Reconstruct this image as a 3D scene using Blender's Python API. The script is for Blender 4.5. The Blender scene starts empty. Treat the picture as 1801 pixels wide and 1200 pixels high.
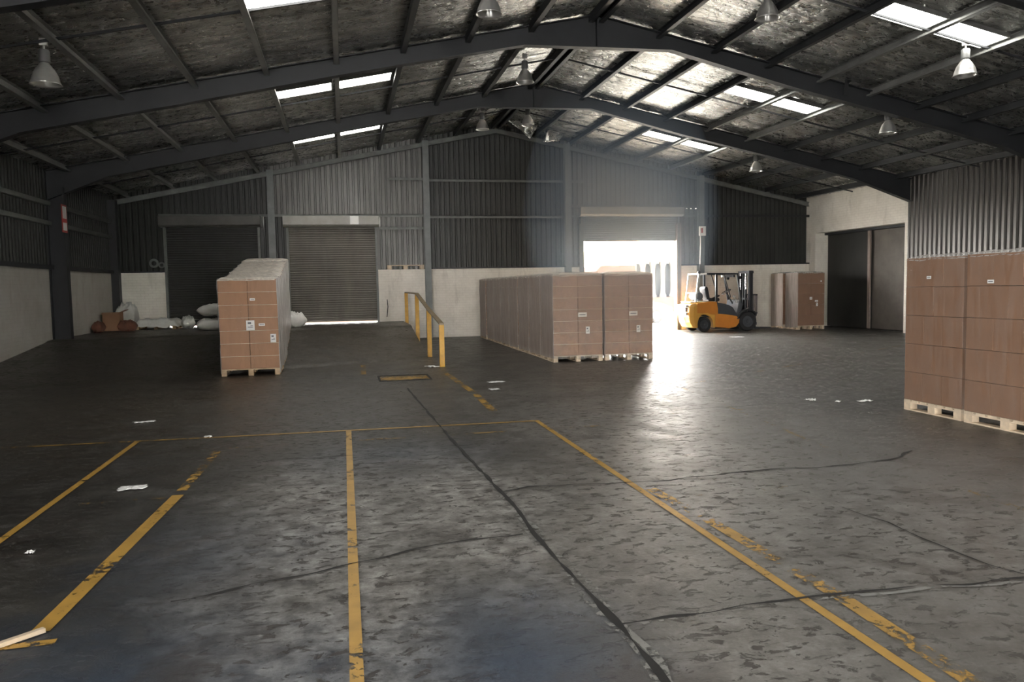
import bpy, bmesh, math, random
from mathutils import Vector, Matrix, noise as mn
random.seed(7)
S = bpy.context.scene
C = S.collection
PI = math.pi

# ------------------------------------------------------------------ camera
CAM_H = 1.70
F_PX = 1370.0
def cam_axes():
    d = Vector((605 - 900.5, -(510 - 600), F_PX)).normalized()      # world +Y as the lens sees it
    h = Vector((1, 0.0184, 0))
    up = h.cross(d) if h.cross(d).y > 0 else d.cross(h)
    up.normalize()
    r = d.cross(up) if d.cross(up).x > 0 else up.cross(d)
    return r, d, up
AX, AY, AZ = cam_axes()
right = Vector((AX.x, AY.x, AZ.x)); up = Vector((AX.y, AY.y, AZ.y)); fwd = Vector((AX.z, AY.z, AZ.z))
cam_d = bpy.data.cameras.new('camera'); cam = bpy.data.objects.new('camera', cam_d); C.objects.link(cam)
m = Matrix((right, up, -fwd)).transposed().to_4x4(); m.translation = (0, 0, CAM_H)
cam.matrix_world = m
cam_d.sensor_width = 36; cam_d.lens = F_PX / 1801 * 36; cam_d.clip_start = .05; cam_d.clip_end = 400
S.camera = cam

# ------------------------------------------------------------------ world, sun, daylight
W = bpy.data.worlds.new('sky'); S.world = W; W.use_nodes = True
wn = W.node_tree.nodes; wl = W.node_tree.links
bg = wn['Background']; bg.inputs[1].default_value = 22.0
geo = wn.new('ShaderNodeNewGeometry'); sep = wn.new('ShaderNodeSeparateXYZ'); wr = wn.new('ShaderNodeValToRGB')
wl.new(geo.outputs['Normal'], sep.inputs[0]); wl.new(sep.outputs[2], wr.inputs[0]); wl.new(wr.outputs[0], bg.inputs[0])
wr.color_ramp.elements[0].position = .08; wr.color_ramp.elements[0].color = (1, .975, .935, 1)
wr.color_ramp.elements[1].position = .55; wr.color_ramp.elements[1].color = (.19, .225, .29, 1)
sun_d = bpy.data.lights.new('sun', 'SUN'); sun_d.energy = 4; sun_d.angle = .01; sun_d.color = (1, .95, .86)
sun = bpy.data.objects.new('sun', sun_d); C.objects.link(sun)
sun.rotation_euler = Vector((.62, .16, 1)).to_track_quat('Z', 'Y').to_euler(); sun.location = (30, 40, 40)
def portal(x, y, z, w, h, rz):
    d = bpy.data.lights.new('daylight_portal', 'AREA'); d.shape = 'RECTANGLE'; d.size = w; d.size_y = h
    d.cycles.is_portal = True
    o = bpy.data.objects.new('daylight_portal', d); C.objects.link(o); o.location = (x, y, z); o.rotation_euler = (PI/2, 0, rz)
FAR = 26.8; BACK = -12.0; LD0, LD1 = -6.8, -2.4
portal(-7.4, (LD0+LD1)/2, 2.1, LD1-LD0, 4.2, -PI/2)     # open loading door in the left wall behind the camera
portal(10.2, FAR + .05, 1.64, 3.8, 3.3, 0)          # open roller door in the far wall: shines towards -Y
portal(3.25, BACK - .05, 2.0, 3.5, 4.0, PI)          # open loading doors behind the camera
S.view_settings.view_transform = 'Standard'; S.view_settings.look = 'None'
S.view_settings.gamma = 1; S.view_settings.use_curve_mapping = False
S.view_settings.exposure = 1.6
S.cycles.max_bounces = 10; S.cycles.diffuse_bounces = 6; S.cycles.glossy_bounces = 4; S.cycles.transparent_max_bounces = 16
S.cycles.sample_clamp_indirect = 6; S.cycles.caustics_reflective = False; S.cycles.caustics_refractive = False
SKYLIGHT = 6.0
HAZE = .21
S.cycles.volume_bounces = 0; S.cycles.volume_step_rate = 4; S.cycles.volume_max_steps = 48

# ------------------------------------------------------------------ helpers
class MB:
    def __init__(s): s.v = []; s.f = []; s.mi = []; s.cur = 0
    def add(s, vs, fs):
        o = len(s.v); s.v += [tuple(v) for v in vs]
        for f in fs: s.f.append(tuple(i + o for i in f)); s.mi.append(s.cur)
    def box(s, x0, y0, z0, x1, y1, z1):
        s.add([(x0,y0,z0),(x1,y0,z0),(x1,y1,z0),(x0,y1,z0),(x0,y0,z1),(x1,y0,z1),(x1,y1,z1),(x0,y1,z1)],
              [(0,3,2,1),(4,5,6,7),(0,1,5,4),(1,2,6,5),(2,3,7,6),(3,0,4,7)]); return s
    def bar(s, p0, p1, w, h, upv=(0, 0, 1)):
        p0 = Vector(p0); p1 = Vector(p1); d = (p1 - p0).normalized(); u = Vector(upv)
        if abs(d.dot(u)) > .98: u = Vector((0, 1, 0))
        a = d.cross(u).normalized(); b = a.cross(d)
        vs = []
        for p in (p0, p1):
            for i, j in ((-1,-1),(1,-1),(1,1),(-1,1)): vs.append(p + a*(i*w/2) + b*(j*h/2))
        s.add(vs, [(0,3,2,1),(4,5,6,7),(0,1,5,4),(1,2,6,5),(2,3,7,6),(3,0,4,7)]); return s
    def tube(s, pts, r, n=10, cap=True):
        pts = [Vector(p) for p in pts]; rs = r if isinstance(r, (list, tuple)) else [r]*len(pts)
        vs = []; fs = []; ref = None
        for i, p in enumerate(pts):
            d = (pts[min(i+1, len(pts)-1)] - pts[max(i-1, 0)]).normalized()
            if ref is None: ref = Vector((0,0,1)) if abs(d.z) < .9 else Vector((1,0,0))
            a = d.cross(ref).normalized(); b = a.cross(d); ref = b
            for k in range(n):
                t = 2*PI*k/n; vs.append(p + a*(rs[i]*math.cos(t)) + b*(rs[i]*math.sin(t)))
        for i in range(len(pts)-1):
            for k in range(n):
                k2 = (k+1) % n; fs.append((i*n+k, i*n+k2, (i+1)*n+k2, (i+1)*n+k))
        if cap: fs.append(tuple(range(n))[::-1]); fs.append(tuple((len(pts)-1)*n+k for k in range(n)))
        s.add(vs, fs); return s
    def prism(s, poly, a0, a1, axis='y'):
        # poly: (u,v) pairs; axis y -> (u,a,v), x -> (a,u,v), z -> (u,v,a)
        def P(u, v, a): return (u, a, v) if axis == 'y' else ((a, u, v) if axis == 'x' else (u, v, a))
        n = len(poly); vs = [P(u, v, a0) for u, v in poly] + [P(u, v, a1) for u, v in poly]
        fs = [tuple(range(n)), tuple(range(2*n-1, n-1, -1))]
        for i in range(n): j = (i+1) % n; fs.append((i, i+n, j+n, j))
        s.add(vs, fs); return s
    def lathe(s, prof, center=(0,0,0), axis='z', n=24):
        vs = []; fs = []; cx, cy, cz = center
        for r, h in prof:
            for k in range(n):
                t = 2*PI*k/n; a = r*math.cos(t); b = r*math.sin(t)
                if axis == 'z': vs.append((cx+a, cy+b, cz+h))
                elif axis == 'y': vs.append((cx+a, cy+h, cz+b))
                else: vs.append((cx+h, cy+a, cz+b))
        for i in range(len(prof)-1):
            for k in range(n):
                k2 = (k+1) % n; fs.append((i*n+k, i*n+k2, (i+1)*n+k2, (i+1)*n+k))
        s.add(vs, fs); return s
    def grid(s, nu, nv, fn, skip=None):
        vs = [fn(i/nu, j/nv) for j in range(nv+1) for i in range(nu+1)]
        fs = [(j*(nu+1)+i, j*(nu+1)+i+1, (j+1)*(nu+1)+i+1, (j+1)*(nu+1)+i) for j in range(nv) for i in range(nu) if not (skip and skip((i+.5)/nu, (j+.5)/nv))]
        s.add(vs, fs); return s
    def build(s, name, mat, parent=None, smooth=False, bevel=0, seg=2, fix=True):
        me = bpy.data.meshes.new(name); me.from_pydata(s.v, [], s.f)
        mats = mat if isinstance(mat, (list, tuple)) else [mat]
        for q in mats: me.materials.append(q)
        for p, i in zip(me.polygons, s.mi): p.material_index = i
        if fix:
            b = bmesh.new(); b.from_mesh(me); bmesh.ops.recalc_face_normals(b, faces=b.faces); b.to_mesh(me); b.free()
        if smooth is True:
            for p in me.polygons: p.use_smooth = True
        o = bpy.data.objects.new(name, me); C.objects.link(o)
        if parent is not None: o.parent = parent
        if bevel:
            mo = o.modifiers.new('bevel', 'BEVEL'); mo.width = bevel; mo.segments = seg; mo.limit_method = 'ANGLE'; mo.angle_limit = math.radians(35)
        if smooth == 'angle':
            for p in me.polygons: p.use_smooth = True
            mo = o.modifiers.new('edges', 'EDGE_SPLIT'); mo.split_angle = math.radians(38)
        return o
def struct(o): o['kind'] = 'structure'; return o
def tag(o, label, cat, group=None):
    o['label'] = label; o['category'] = cat
    if group: o['group'] = group
    return o
def thing(name, label, cat, loc=(0,0,0), rz=0, group=None):
    o = bpy.data.objects.new(name, None); o.empty_display_size = .2; C.objects.link(o); o.location = loc; o.rotation_euler = (0, 0, rz)
    return tag(o, label, cat, group)
def copy_tree(o, parent=None):
    c = o.copy(); C.objects.link(c); c.parent = parent
    for ch in list(kids.get(o.name, [])): copy_tree_child(ch, c)
    return c
def copy_tree_child(o, parent):
    c = o.copy(); C.objects.link(c); c.parent = parent
    for ch in list(o.children): copy_tree_child(ch, c)
kids = {}
def dup(root, loc, rot, label, group=None):
    kids[root.name] = [c for c in root.children]
    c = copy_tree(root); c.location = loc; c.rotation_euler = rot; c['label'] = label
    if group: c['group'] = group
    return c

# ------------------------------------------------------------------ materials
class NT:
    def __init__(s, name):
        s.m = bpy.data.materials.new(name); s.m.use_nodes = True; s.n = s.m.node_tree.nodes; s.l = s.m.node_tree.links
        s.p = s.n['Principled BSDF']; s.out = s.n['Material Output']
    def new(s, t, **kw):
        nd = s.n.new('ShaderNode' + t)
        for k, v in kw.items():
            if hasattr(nd, k): setattr(nd, k, v)
        return nd
    def set(s, sock, v):
        if isinstance(v, bpy.types.NodeSocket): s.l.new(v, sock)
        elif isinstance(v, (tuple, list)) and len(v) == 3 and sock.type == 'RGBA': sock.default_value = (*v, 1)
        else: sock.default_value = v
    def pos(s, scale=(1,1,1), rot=(0,0,0)):
        tc = s.new('TexCoord'); mp = s.new('Mapping'); s.l.new(tc.outputs['Object'], mp.inputs[0]); mp.inputs['Scale'].default_value = scale
        mp.inputs['Rotation'].default_value = rot
        return mp.outputs[0]
    def noise(s, vec, scale, detail=4, rough=.5, dist=0):
        t = s.new('TexNoise'); s.l.new(vec, t.inputs['Vector']); t.inputs['Scale'].default_value = scale
        t.inputs['Detail'].default_value = detail; t.inputs['Roughness'].default_value = rough; t.inputs['Distortion'].default_value = dist
        return t.outputs['Fac']
    def ramp(s, fac, stops):
        r = s.new('ValToRGB'); s.l.new(fac, r.inputs[0]); e = r.color_ramp.elements
        while len(e) < len(stops): e.new(.5)
        for i, (p, c) in enumerate(stops):
            e[i].position = p; e[i].color = (c, c, c, 1) if isinstance(c, (int, float)) else (*c, 1)
        return r.outputs[0]
    def mix(s, fac, a, b, mode='MIX'):
        x = s.new('MixRGB'); x.blend_type = mode; s.set(x.inputs[0], fac); s.set(x.inputs[1], a); s.set(x.inputs[2], b); return x.outputs[0]
    def math(s, op, a, b=0.0, c=None, clamp=False):
        x = s.new('Math'); x.operation = op; x.use_clamp = clamp; s.set(x.inputs[0], a); s.set(x.inputs[1], b)
        if c is not None: s.set(x.inputs[2], c)
        return x.outputs[0]
    def bump(s, h, strength=.3, dist=.02, prev=None):
        b = s.new('Bump'); s.l.new(h, b.inputs['Height']); b.inputs['Strength'].default_value = strength; b.inputs['Distance'].default_value = dist
        if prev: s.l.new(prev, b.inputs['Normal'])
        s.l.new(b.outputs[0], s.p.inputs['Normal']); return b.outputs[0]
    def base(s, c=None, rough=None, metal=None, spec=None):
        if c is not None: s.set(s.p.inputs['Base Color'], c)
        if rough is not None: s.set(s.p.inputs['Roughness'], rough)
        if metal is not None: s.set(s.p.inputs['Metallic'], metal)
        if spec is not None: s.set(s.p.inputs['Specular IOR Level'], spec)
        return s.m
def paint(name, c, rough=.5, metal=0, var=.15, sc=3.0, bump=.1, spec=.5):
    t = NT(name); n = t.noise(t.pos(), sc, 6, .6)
    a = tuple(x*(1-var) for x in c); b = tuple(min(1, x*(1+var)) for x in c)
    t.base(t.ramp(n, [(.3, a), (.7, b)]), rough, metal, spec)
    if bump: t.bump(t.noise(t.pos(), sc*9, 4, .6), bump, .004)
    return t.m
def mat_floor():
    t = NT('worn concrete floor'); p = t.pos(); sx = t.new('SeparateXYZ'); t.l.new(p, sx.inputs[0]); X, Y = sx.outputs[0], sx.outputs[1]
    nbig = t.noise(p, .5, 6, .6); nmid = t.noise(p, 1.6, 12, .68, .3); fine = t.noise(p, 5.5, 15, .78); grit = t.noise(p, 38, 6, .7)
    flake = t.noise(t.pos((1, 1.5, 1)), 8.5, 12, .66, .5); scuff = t.noise(t.pos((1, 5, 1), (0, 0, .35)), 3.2, 12, .75, .4)
    def blob(cx, cy, rx, ry, soft=.55, rag=2.6):
        a = t.math('POWER', t.math('DIVIDE', t.math('SUBTRACT', X, cx), rx), 2.0); b = t.math('POWER', t.math('DIVIDE', t.math('SUBTRACT', Y, cy), ry), 2.0)
        d = t.math('ADD', t.math('SQRT', t.math('ADD', a, b)), t.math('MULTIPLY', t.math('SUBTRACT', nmid, .5), rag))
        return t.math('DIVIDE', t.math('SUBTRACT', 1 + soft, d), 2*soft, clamp=True)
    def mx(*a):
        o = a[0]
        for q in a[1:]: o = t.math('MAXIMUM', o, q)
        return o
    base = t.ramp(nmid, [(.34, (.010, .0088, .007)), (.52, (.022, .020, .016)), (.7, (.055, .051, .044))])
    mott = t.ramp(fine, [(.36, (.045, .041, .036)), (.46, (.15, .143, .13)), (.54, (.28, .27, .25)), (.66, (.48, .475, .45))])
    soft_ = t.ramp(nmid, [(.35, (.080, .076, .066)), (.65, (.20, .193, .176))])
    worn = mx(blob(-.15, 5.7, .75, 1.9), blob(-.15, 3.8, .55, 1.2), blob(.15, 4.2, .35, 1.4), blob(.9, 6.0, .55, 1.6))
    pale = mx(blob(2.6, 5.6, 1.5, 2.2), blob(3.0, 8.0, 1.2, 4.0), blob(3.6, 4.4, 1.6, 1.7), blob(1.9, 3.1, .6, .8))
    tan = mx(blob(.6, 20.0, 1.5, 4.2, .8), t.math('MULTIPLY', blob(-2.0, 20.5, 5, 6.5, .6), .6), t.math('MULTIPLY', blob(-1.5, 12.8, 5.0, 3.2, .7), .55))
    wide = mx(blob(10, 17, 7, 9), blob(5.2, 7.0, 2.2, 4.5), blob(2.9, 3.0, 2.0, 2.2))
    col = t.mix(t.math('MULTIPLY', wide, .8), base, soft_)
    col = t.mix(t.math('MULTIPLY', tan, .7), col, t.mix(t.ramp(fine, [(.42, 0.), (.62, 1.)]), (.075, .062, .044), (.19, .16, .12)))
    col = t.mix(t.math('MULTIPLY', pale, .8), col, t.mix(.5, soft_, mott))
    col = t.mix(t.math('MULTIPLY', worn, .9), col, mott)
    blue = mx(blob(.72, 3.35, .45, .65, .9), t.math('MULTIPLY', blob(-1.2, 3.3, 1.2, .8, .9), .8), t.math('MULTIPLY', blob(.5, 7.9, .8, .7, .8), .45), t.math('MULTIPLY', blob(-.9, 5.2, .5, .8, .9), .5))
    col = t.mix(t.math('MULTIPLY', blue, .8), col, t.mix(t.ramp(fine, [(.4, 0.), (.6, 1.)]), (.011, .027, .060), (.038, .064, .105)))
    fl = t.ramp(flake, [(.565, 0.), (.590, 1.)])
    anyw = t.math('MAXIMUM', worn, pale)
    col = t.mix(t.math('MULTIPLY', fl, t.math('MULTIPLY_ADD', anyw, .8, .05)), col, (.034, .027, .022))
    sc = t.ramp(scuff, [(.60, 0.), (.66, 1.)]); col = t.mix(t.math('MULTIPLY', sc, .55), col, (.030, .024, .020))
    grime = t.ramp(t.noise(p, 1.1, 12, .7, .8), [(.52, 0.), (.62, 1.)]); col = t.mix(t.math('MULTIPLY', grime, .5), col, (.038, .029, .023))
    col = t.mix(t.math('MULTIPLY', t.ramp(t.noise(t.pos((1, 1.3, 1), (0, 0, .7)), 6.0, 14, .75), [(.62, 0.), (.66, 1.)]), t.math('MULTIPLY', worn, .75)), col, (.40, .40, .385))
    col = t.mix(.35, col, t.mix(1.0, col, t.ramp(grit, [(.3, .45), (.7, 1.5)]), 'MULTIPLY'))
    t.set(t.p.inputs['Base Color'], col)
    r = t.ramp(nmid, [(.32, .27), (.68, .47)])
    r = t.math('ADD', r, t.math('MULTIPLY', fl, .22)); r = t.math('ADD', r, t.math('MULTIPLY', t.math('SUBTRACT', fine, .5), .35), clamp=True)
    t.set(t.p.inputs['Roughness'], r); t.p.inputs['Specular IOR Level'].default_value = .5
    h = t.math('ADD', t.math('MULTIPLY', fl, -.6), t.math('ADD', t.math('MULTIPLY', fine, .6), t.math('ADD', t.math('MULTIPLY', nmid, 1.6), t.math('MULTIPLY', sc, -.4))))
    t.bump(h, .75, .018)
    return t.m
def mat_ramp():
    t = NT('ramp concrete'); p = t.pos()
    n = t.noise(p, .8, 7, .6, .5); col = t.ramp(n, [(.3, (.040, .034, .026)), (.62, (.095, .082, .062)), (.8, (.17, .15, .12))])
    t.set(t.p.inputs['Base Color'], col); t.p.inputs['Roughness'].default_value = .62; t.bump(t.noise(p, 9, 8, .65), .4, .012)
    return t.m
def mat_brick(name='white painted brick', k=1.0):
    t = NT(name); tc = t.new('TexCoord'); s = t.new('SeparateXYZ'); t.l.new(tc.outputs['Object'], s.inputs[0]); c = t.new('CombineXYZ')
    t.l.new(t.math('ADD', s.outputs[0], s.outputs[1]), c.inputs[0]); t.l.new(s.outputs[2], c.inputs[1])
    b = t.new('TexBrick'); t.l.new(c.outputs[0], b.inputs['Vector']); b.inputs['Scale'].default_value = 1
    b.inputs['Brick Width'].default_value = .23; b.inputs['Row Height'].default_value = .085; b.inputs['Mortar Size'].default_value = .006; b.inputs['Mortar Smooth'].default_value = .4
    n = t.noise(t.pos(), 1.1, 7, .65, .3); col = t.ramp(n, [(.3, tuple(k*q for q in (.70, .65, .56))), (.6, tuple(k*q for q in (.88, .83, .74)))])
    z = t.math('DIVIDE', s.outputs[2], 1.2, clamp=True)
    st = t.ramp(t.noise(t.pos((1, 1, .25)), 2.6, 8, .7), [(.56, 0.), (.72, 1.)])
    col = t.mix(t.math('MULTIPLY', st, .45), col, (.33, .28, .21))
    col = t.mix(t.math('MULTIPLY', b.outputs['Fac'], .18), col, (.38, .34, .28))
    t.base(col, .75); t.bump(t.math('SUBTRACT', 1.0, b.outputs['Fac']), .55, .008); return t.m
def mat_foil():
    t = NT('silver foil insulation'); p = t.pos()
    n1 = t.noise(t.pos((.5, 3.0, 1)), 1.6, 5, .6, .5); n2 = t.noise(t.pos((.30, 4.5, 1)), 2.2, 4, .55, .4); cr = t.noise(t.pos((1, 1.5, 1)), 5.0, 5, .55, 1.6)
    t.base(t.ramp(n1, [(.32, (.30, .30, .285)), (.68, (.74, .73, .70))]), t.ramp(cr, [(.3, .22), (.7, .36)]), .94)
    b = t.bump(n2, .8, .07); t.bump(cr, .8, .028, b); return t.m
def mat_film(name, lo, hi, streak=(3, 3, .5), col=(.86, .85, .82), rough=.28):
    t = NT(name); n = t.noise(t.pos(streak), 5.0, 6, .65, .5); f = t.ramp(n, [(.36, lo), (.66, hi)])
    t.base(col, rough); t.bump(t.noise(t.pos(streak), 9, 4, .6, 1.2), .7, .012)
    tr = t.new('BsdfTransparent'); mx = t.new('MixShader'); t.l.new(f, mx.inputs[0]); t.l.new(tr.outputs[0], mx.inputs[1]); t.l.new(t.p.outputs[0], mx.inputs[2])
    t.l.new(mx.outputs[0], t.out.inputs[0]); return t.m
def mat_line(name, wear, col=(.52, .30, .055)):
    t = NT(name); p = t.pos(); n = t.noise(p, 14, 9, .72, .3); n0 = t.noise(p, 1.6, 5, .6)
    k = t.math('MULTIPLY_ADD', t.math('SUBTRACT', n0, .5), .9, n)
    f = t.ramp(k, [(max(0, wear-.035), 0.), (wear+.035, 1.)])
    t.base(t.ramp(t.noise(p, 5, 6, .6), [(.3, tuple(x*.68 for x in col)), (.7, col)]), .5)
    tr = t.new('BsdfTransparent'); mx = t.new('MixShader'); t.l.new(f, mx.inputs[0]); t.l.new(tr.outputs[0], mx.inputs[1]); t.l.new(t.p.outputs[0], mx.inputs[2])
    t.l.new(mx.outputs[0], t.out.inputs[0]); return t.m
def mat_emit(name, col, st):
    t = NT(name); t.base((.8, .8, .78), .5); t.p.inputs['Emission Color'].default_value = (*col, 1); t.p.inputs['Emission Strength'].default_value = st; return t.m
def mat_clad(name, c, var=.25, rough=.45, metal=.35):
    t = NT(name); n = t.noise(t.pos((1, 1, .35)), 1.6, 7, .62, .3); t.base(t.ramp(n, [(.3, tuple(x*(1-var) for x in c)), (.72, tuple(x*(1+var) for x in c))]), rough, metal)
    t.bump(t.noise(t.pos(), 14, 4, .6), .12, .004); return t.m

M = dict(
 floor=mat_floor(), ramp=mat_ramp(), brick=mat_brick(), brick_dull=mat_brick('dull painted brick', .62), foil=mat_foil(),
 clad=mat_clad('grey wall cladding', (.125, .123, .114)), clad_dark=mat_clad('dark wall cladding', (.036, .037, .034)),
 clad_shaded=mat_clad('shaded olive cladding', (.017, .018, .014)),  # darker copy of the cladding: shade of the left side put into colour
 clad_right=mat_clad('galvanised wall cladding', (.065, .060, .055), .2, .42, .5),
 steel=paint('dark painted steel', (.012, .013, .015), .55, 0, .25), girt=paint('grey girt steel', (.13, .135, .125), .5, .2, .25),
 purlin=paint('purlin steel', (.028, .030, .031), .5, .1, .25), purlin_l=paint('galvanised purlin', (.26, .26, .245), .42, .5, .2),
 col_grey=paint('grey column paint', (.16, .17, .165), .5, .1, .2),
 shutter=mat_clad('shutter slats', (.13, .118, .10), .25, .5, .3), shutter_dark=mat_clad('dark shutter slats', (.030, .030, .027), .2, .5, .3),
 shutter_blue=mat_clad('pale shutter slats', (.22, .24, .26), .15, .45, .3),
 boxg=paint('roller box grey', (.27, .26, .235), .45, .2, .15), boxd=paint('dark roller box', (.075, .072, .064), .45, .2, .15),
 carton=paint('brown cardboard', (.31, .165, .088), .75, 0, .10, 2.2, .1), carton_b=paint('brown cardboard darker', (.20, .108, .062), .75, 0, .10, 2.2, .1),
 slip=paint('cream carton edge', (.66, .55, .40), .7, 0, .1), wood=paint('pallet wood', (.50, .36, .22), .8, 0, .28, 6, .3), wood_pale=paint('pale pallet wood', (.62, .50, .36), .8, 0, .25, 6, .3),
 film_clear=mat_film('clear stretch film', .0, .07), film_mid=mat_film('hazy stretch film', .16, .42), film_dense=mat_film('dense stretch film', .42, .80),
 film_front=mat_film('thin stretch film', .14, .30, (2, 2, 1.2), (.62, .58, .54)), film_side=mat_film('grey stretch film', .48, .72, (5, 5, .3), (.50, .44, .40), .4),
 film_top=mat_film('crumpled top film', .55, .92, (2, 2, 2), (.84, .78, .68)),
 yellow=paint('yellow paint', (.60, .33, .035), .45, 0, .2, 6), rail=paint('worn rail top', (.25, .19, .11), .5, .1, .3, 6),
 line=mat_line('yellow floor line', .36), line_worn=mat_line('worn yellow floor line', .50), line_faint=mat_line('faint yellow floor line', .575, (.36, .23, .07)),
 crack=paint('dark joint', (.010, .009, .008), .8, 0, .3, 8), dust=mat_line('pale crack edge', .53, (.27, .27, .25)),
 black=paint('black', (.012, .012, .013), .5, 0, .3), rubber=paint('tyre rubber', (.022, .022, .024), .75, 0, .3),
 orange=paint('forklift orange', (.72, .27, .045), .38, 0, .08), amber=paint('forklift amber', (.80, .42, .08), .38, 0, .08),
 fgrey=paint('forklift grey', (.060, .065, .075), .45, 0, .1), fdark=paint('forklift dark', (.025, .027, .032), .45, 0, .1), fpale=paint('pale metal and lit rims', (.72, .70, .66), .35, .1, .08),  # pale tone also carries door light painted on the forklift rear
 chrome=paint('bright metal', (.65, .65, .65), .25, .9, .1), bell=paint('lamp reflector', (.62, .61, .58), .28, .75, .15), bell_d=paint('lamp housing', (.16, .16, .155), .4, .4, .15),
 sack=paint('white woven sack', (.72, .70, .66), .6, 0, .1, 4, .4), sheet=paint('white plastic sheet', (.66, .65, .60), .35, 0, .12, 4, .5), paper=paint('white paper', (.74, .74, .72), .7, 0, .08),
 reddish=paint('reddish brown rubbish', (.16, .065, .038), .8, 0, .3, 5, .4), red=paint('red', (.42, .04, .025), .5, 0, .1), white=paint('white paint', (.8, .79, .76), .5, 0, .05),
 sky=mat_emit('daylit skylight sheet', (1, .985, .93), SKYLIGHT), doorsteel=paint('sliding door steel', (.115, .10, .085), .55, .2, .3, 1.2), doorpost=paint('door post', (.25, .20, .17), .6, 0, .2),
 yard=paint('pale yard concrete', (.34, .33, .31), .8, 0, .1, .6), wallpink=paint('pinkish boundary wall', (.045, .032, .027), .8, 0, .12), cream=paint('cream column', (.06, .06, .06), .7, 0, .05), panelg=paint('grey arch panel', (.026, .030, .034), .7, 0, .1),
 carw=paint('white car body', (.09, .09, .09), .5, 0, .03, 3, 0), glassd=paint('dark glass', (.03, .035, .04), .08, 0, .05, 3, 0), lens=paint('lamp glass', (.75, .75, .72), .12, 0, .05, 3, 0), redroof=paint('red brown roof', (.045, .024, .018), .8, 0, .15),
)

for q_ in ('wallpink', 'cream', 'panelg', 'redroof', 'yard'): M[q_].node_tree.nodes['Principled BSDF'].inputs['Specular IOR Level'].default_value = 0.05
M['carw'].node_tree.nodes['Principled BSDF'].inputs['Specular IOR Level'].default_value = .12

# ------------------------------------------------------------------ dimensions
XL, XR, RX = -7.10, 17.38, 5.30
def P(x): return 7.17 - .205 * abs(x - RX)            # underside line of the purlins
FOIL = .17
def plat(x, y):                                        # height of the loading ramp
    t = min(1, max(0, (x + 7.1) / 9.05)); y0 = 14.9 + t*3.7; y1 = 21.2 + t*2.6
    u = (y - y0) / (y1 - y0)
    if u <= 0: return 0
    k = .06
    if u >= 1: return .60
    if u < k: return .60*u*u/(2*k)
    if u > 1-k: return .60*(1-(1-u)*(1-u)/(2*k))
    return .60*u

# ------------------------------------------------------------------ floor
RAMP_X = 1.95
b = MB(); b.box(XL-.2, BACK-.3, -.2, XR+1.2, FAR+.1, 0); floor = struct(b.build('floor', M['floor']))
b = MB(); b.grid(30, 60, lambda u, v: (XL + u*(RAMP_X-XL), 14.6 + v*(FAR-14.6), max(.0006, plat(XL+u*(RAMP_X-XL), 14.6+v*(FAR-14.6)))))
for k in range(60):
    y0, y1 = 14.6 + k/60*(FAR-14.6), 14.6 + (k+1)/60*(FAR-14.6)
    b.add([(RAMP_X, y0, 0), (RAMP_X, y1, 0), (RAMP_X, y1, plat(RAMP_X, y1)+.0006), (RAMP_X, y0, plat(RAMP_X, y0)+.0006)], [(0, 1, 2, 3)])
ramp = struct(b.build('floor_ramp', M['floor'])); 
def ribbon(pts, w, z=.004, jit=0, parent=floor, name='painted_line', mat='line', label=None, step=.12, base=None, lift=None):
    q = [Vector((p[0], p[1], 0)) for p in pts]; out = []
    for a, c in zip(q, q[1:]):
        n = max(1, int((c-a).length/step))
        for i in range(n): out.append(a.lerp(c, i/n))
    out.append(q[-1]); vs = []; fs = []; x0 = random.random()*50
    for i, p in enumerate(out):
        d = (out[min(i+1, len(out)-1)] - out[max(i-1, 0)]).normalized(); nrm = Vector((-d.y, d.x, 0))
        off = (mn.noise(Vector((p.x*3+x0, p.y*3, 0))))*jit; ww = w/2*(1 + (mn.noise(Vector((p.x*5, p.y*5+x0, 3)))*1.2 if jit else 0))
        for s_ in (-1, 1):
            v = p + nrm*(off + s_*ww); v.z = z + (lift(v.x, v.y) if lift else 0); vs.append(v)
    for i in range(len(out)-1): fs.append((2*i, 2*i+1, 2*i+3, 2*i+2))
    m_ = MB(); m_.add(vs, fs); o = m_.build(name, M[mat], parent, fix=False)
    if label: o['label'] = label
    return o
L = ribbon
L([(0, 2.2), (0, 9.53)], .062, label='straight solid yellow line'); L([(2.36, 2.4), (2.33, 9.5)], .060)
L([(-2.40, 4.6), (-2.38, 9.56)], .058); L([(-1.5, 9.56), (2.36, 9.48)], .060, z=.0045)
L([(-4.6, 9.66), (-1.5, 9.56)], .045, mat='line_worn', z=.0045); L([(2.36, 9.48), (5.6, 9.47)], .04, mat='line_faint')
L([(2.52, 2.3), (2.56, 3.6), (2.5, 5.2), (2.44, 6.0)], .10, mat='line_worn', z=.0042, label='flaking wide yellow line')
L([(-1.56, 4.25), (-1.42, 6.9)], .095, mat='line', z=.0042, label='wide yellow line'); L([(-1.42, 7.05), (-1.38, 8.7)], .085, mat='line_worn')
L([(-2.15, 6.82), (-1.46, 6.8)], .08, mat='line_faint'); L([(2.7, 5.72), (3.55, 5.73)], .07, mat='line_faint'); L([(-2.2, 4.08), (-1.44, 4.11)], .06, mat='line_worn')
L([(-2.6, 8.85), (3.1, 8.9)], .07, mat='line_faint', z=.0042); L([(5.4, 12.2), (5.0, 8.8), (4.68, 6.4)], .045, mat='line_faint')
L([(4.85, 5.4), (4.72, 3.2)], .05, mat='line_faint'); L([(1.93, 15.4), (2.0, 12.3), (1.95, 10.4)], .11, mat='line_worn'); L([(1.5, 14.9), (1.9, 15.3)], .08, mat='line_faint')
L([(.36, 17.7), (.33, 15.8)], .10, mat='line_worn', parent=ramp, z=.006, lift=lambda x, y: plat(x, y), label='short yellow dash on the ramp foot')
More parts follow.
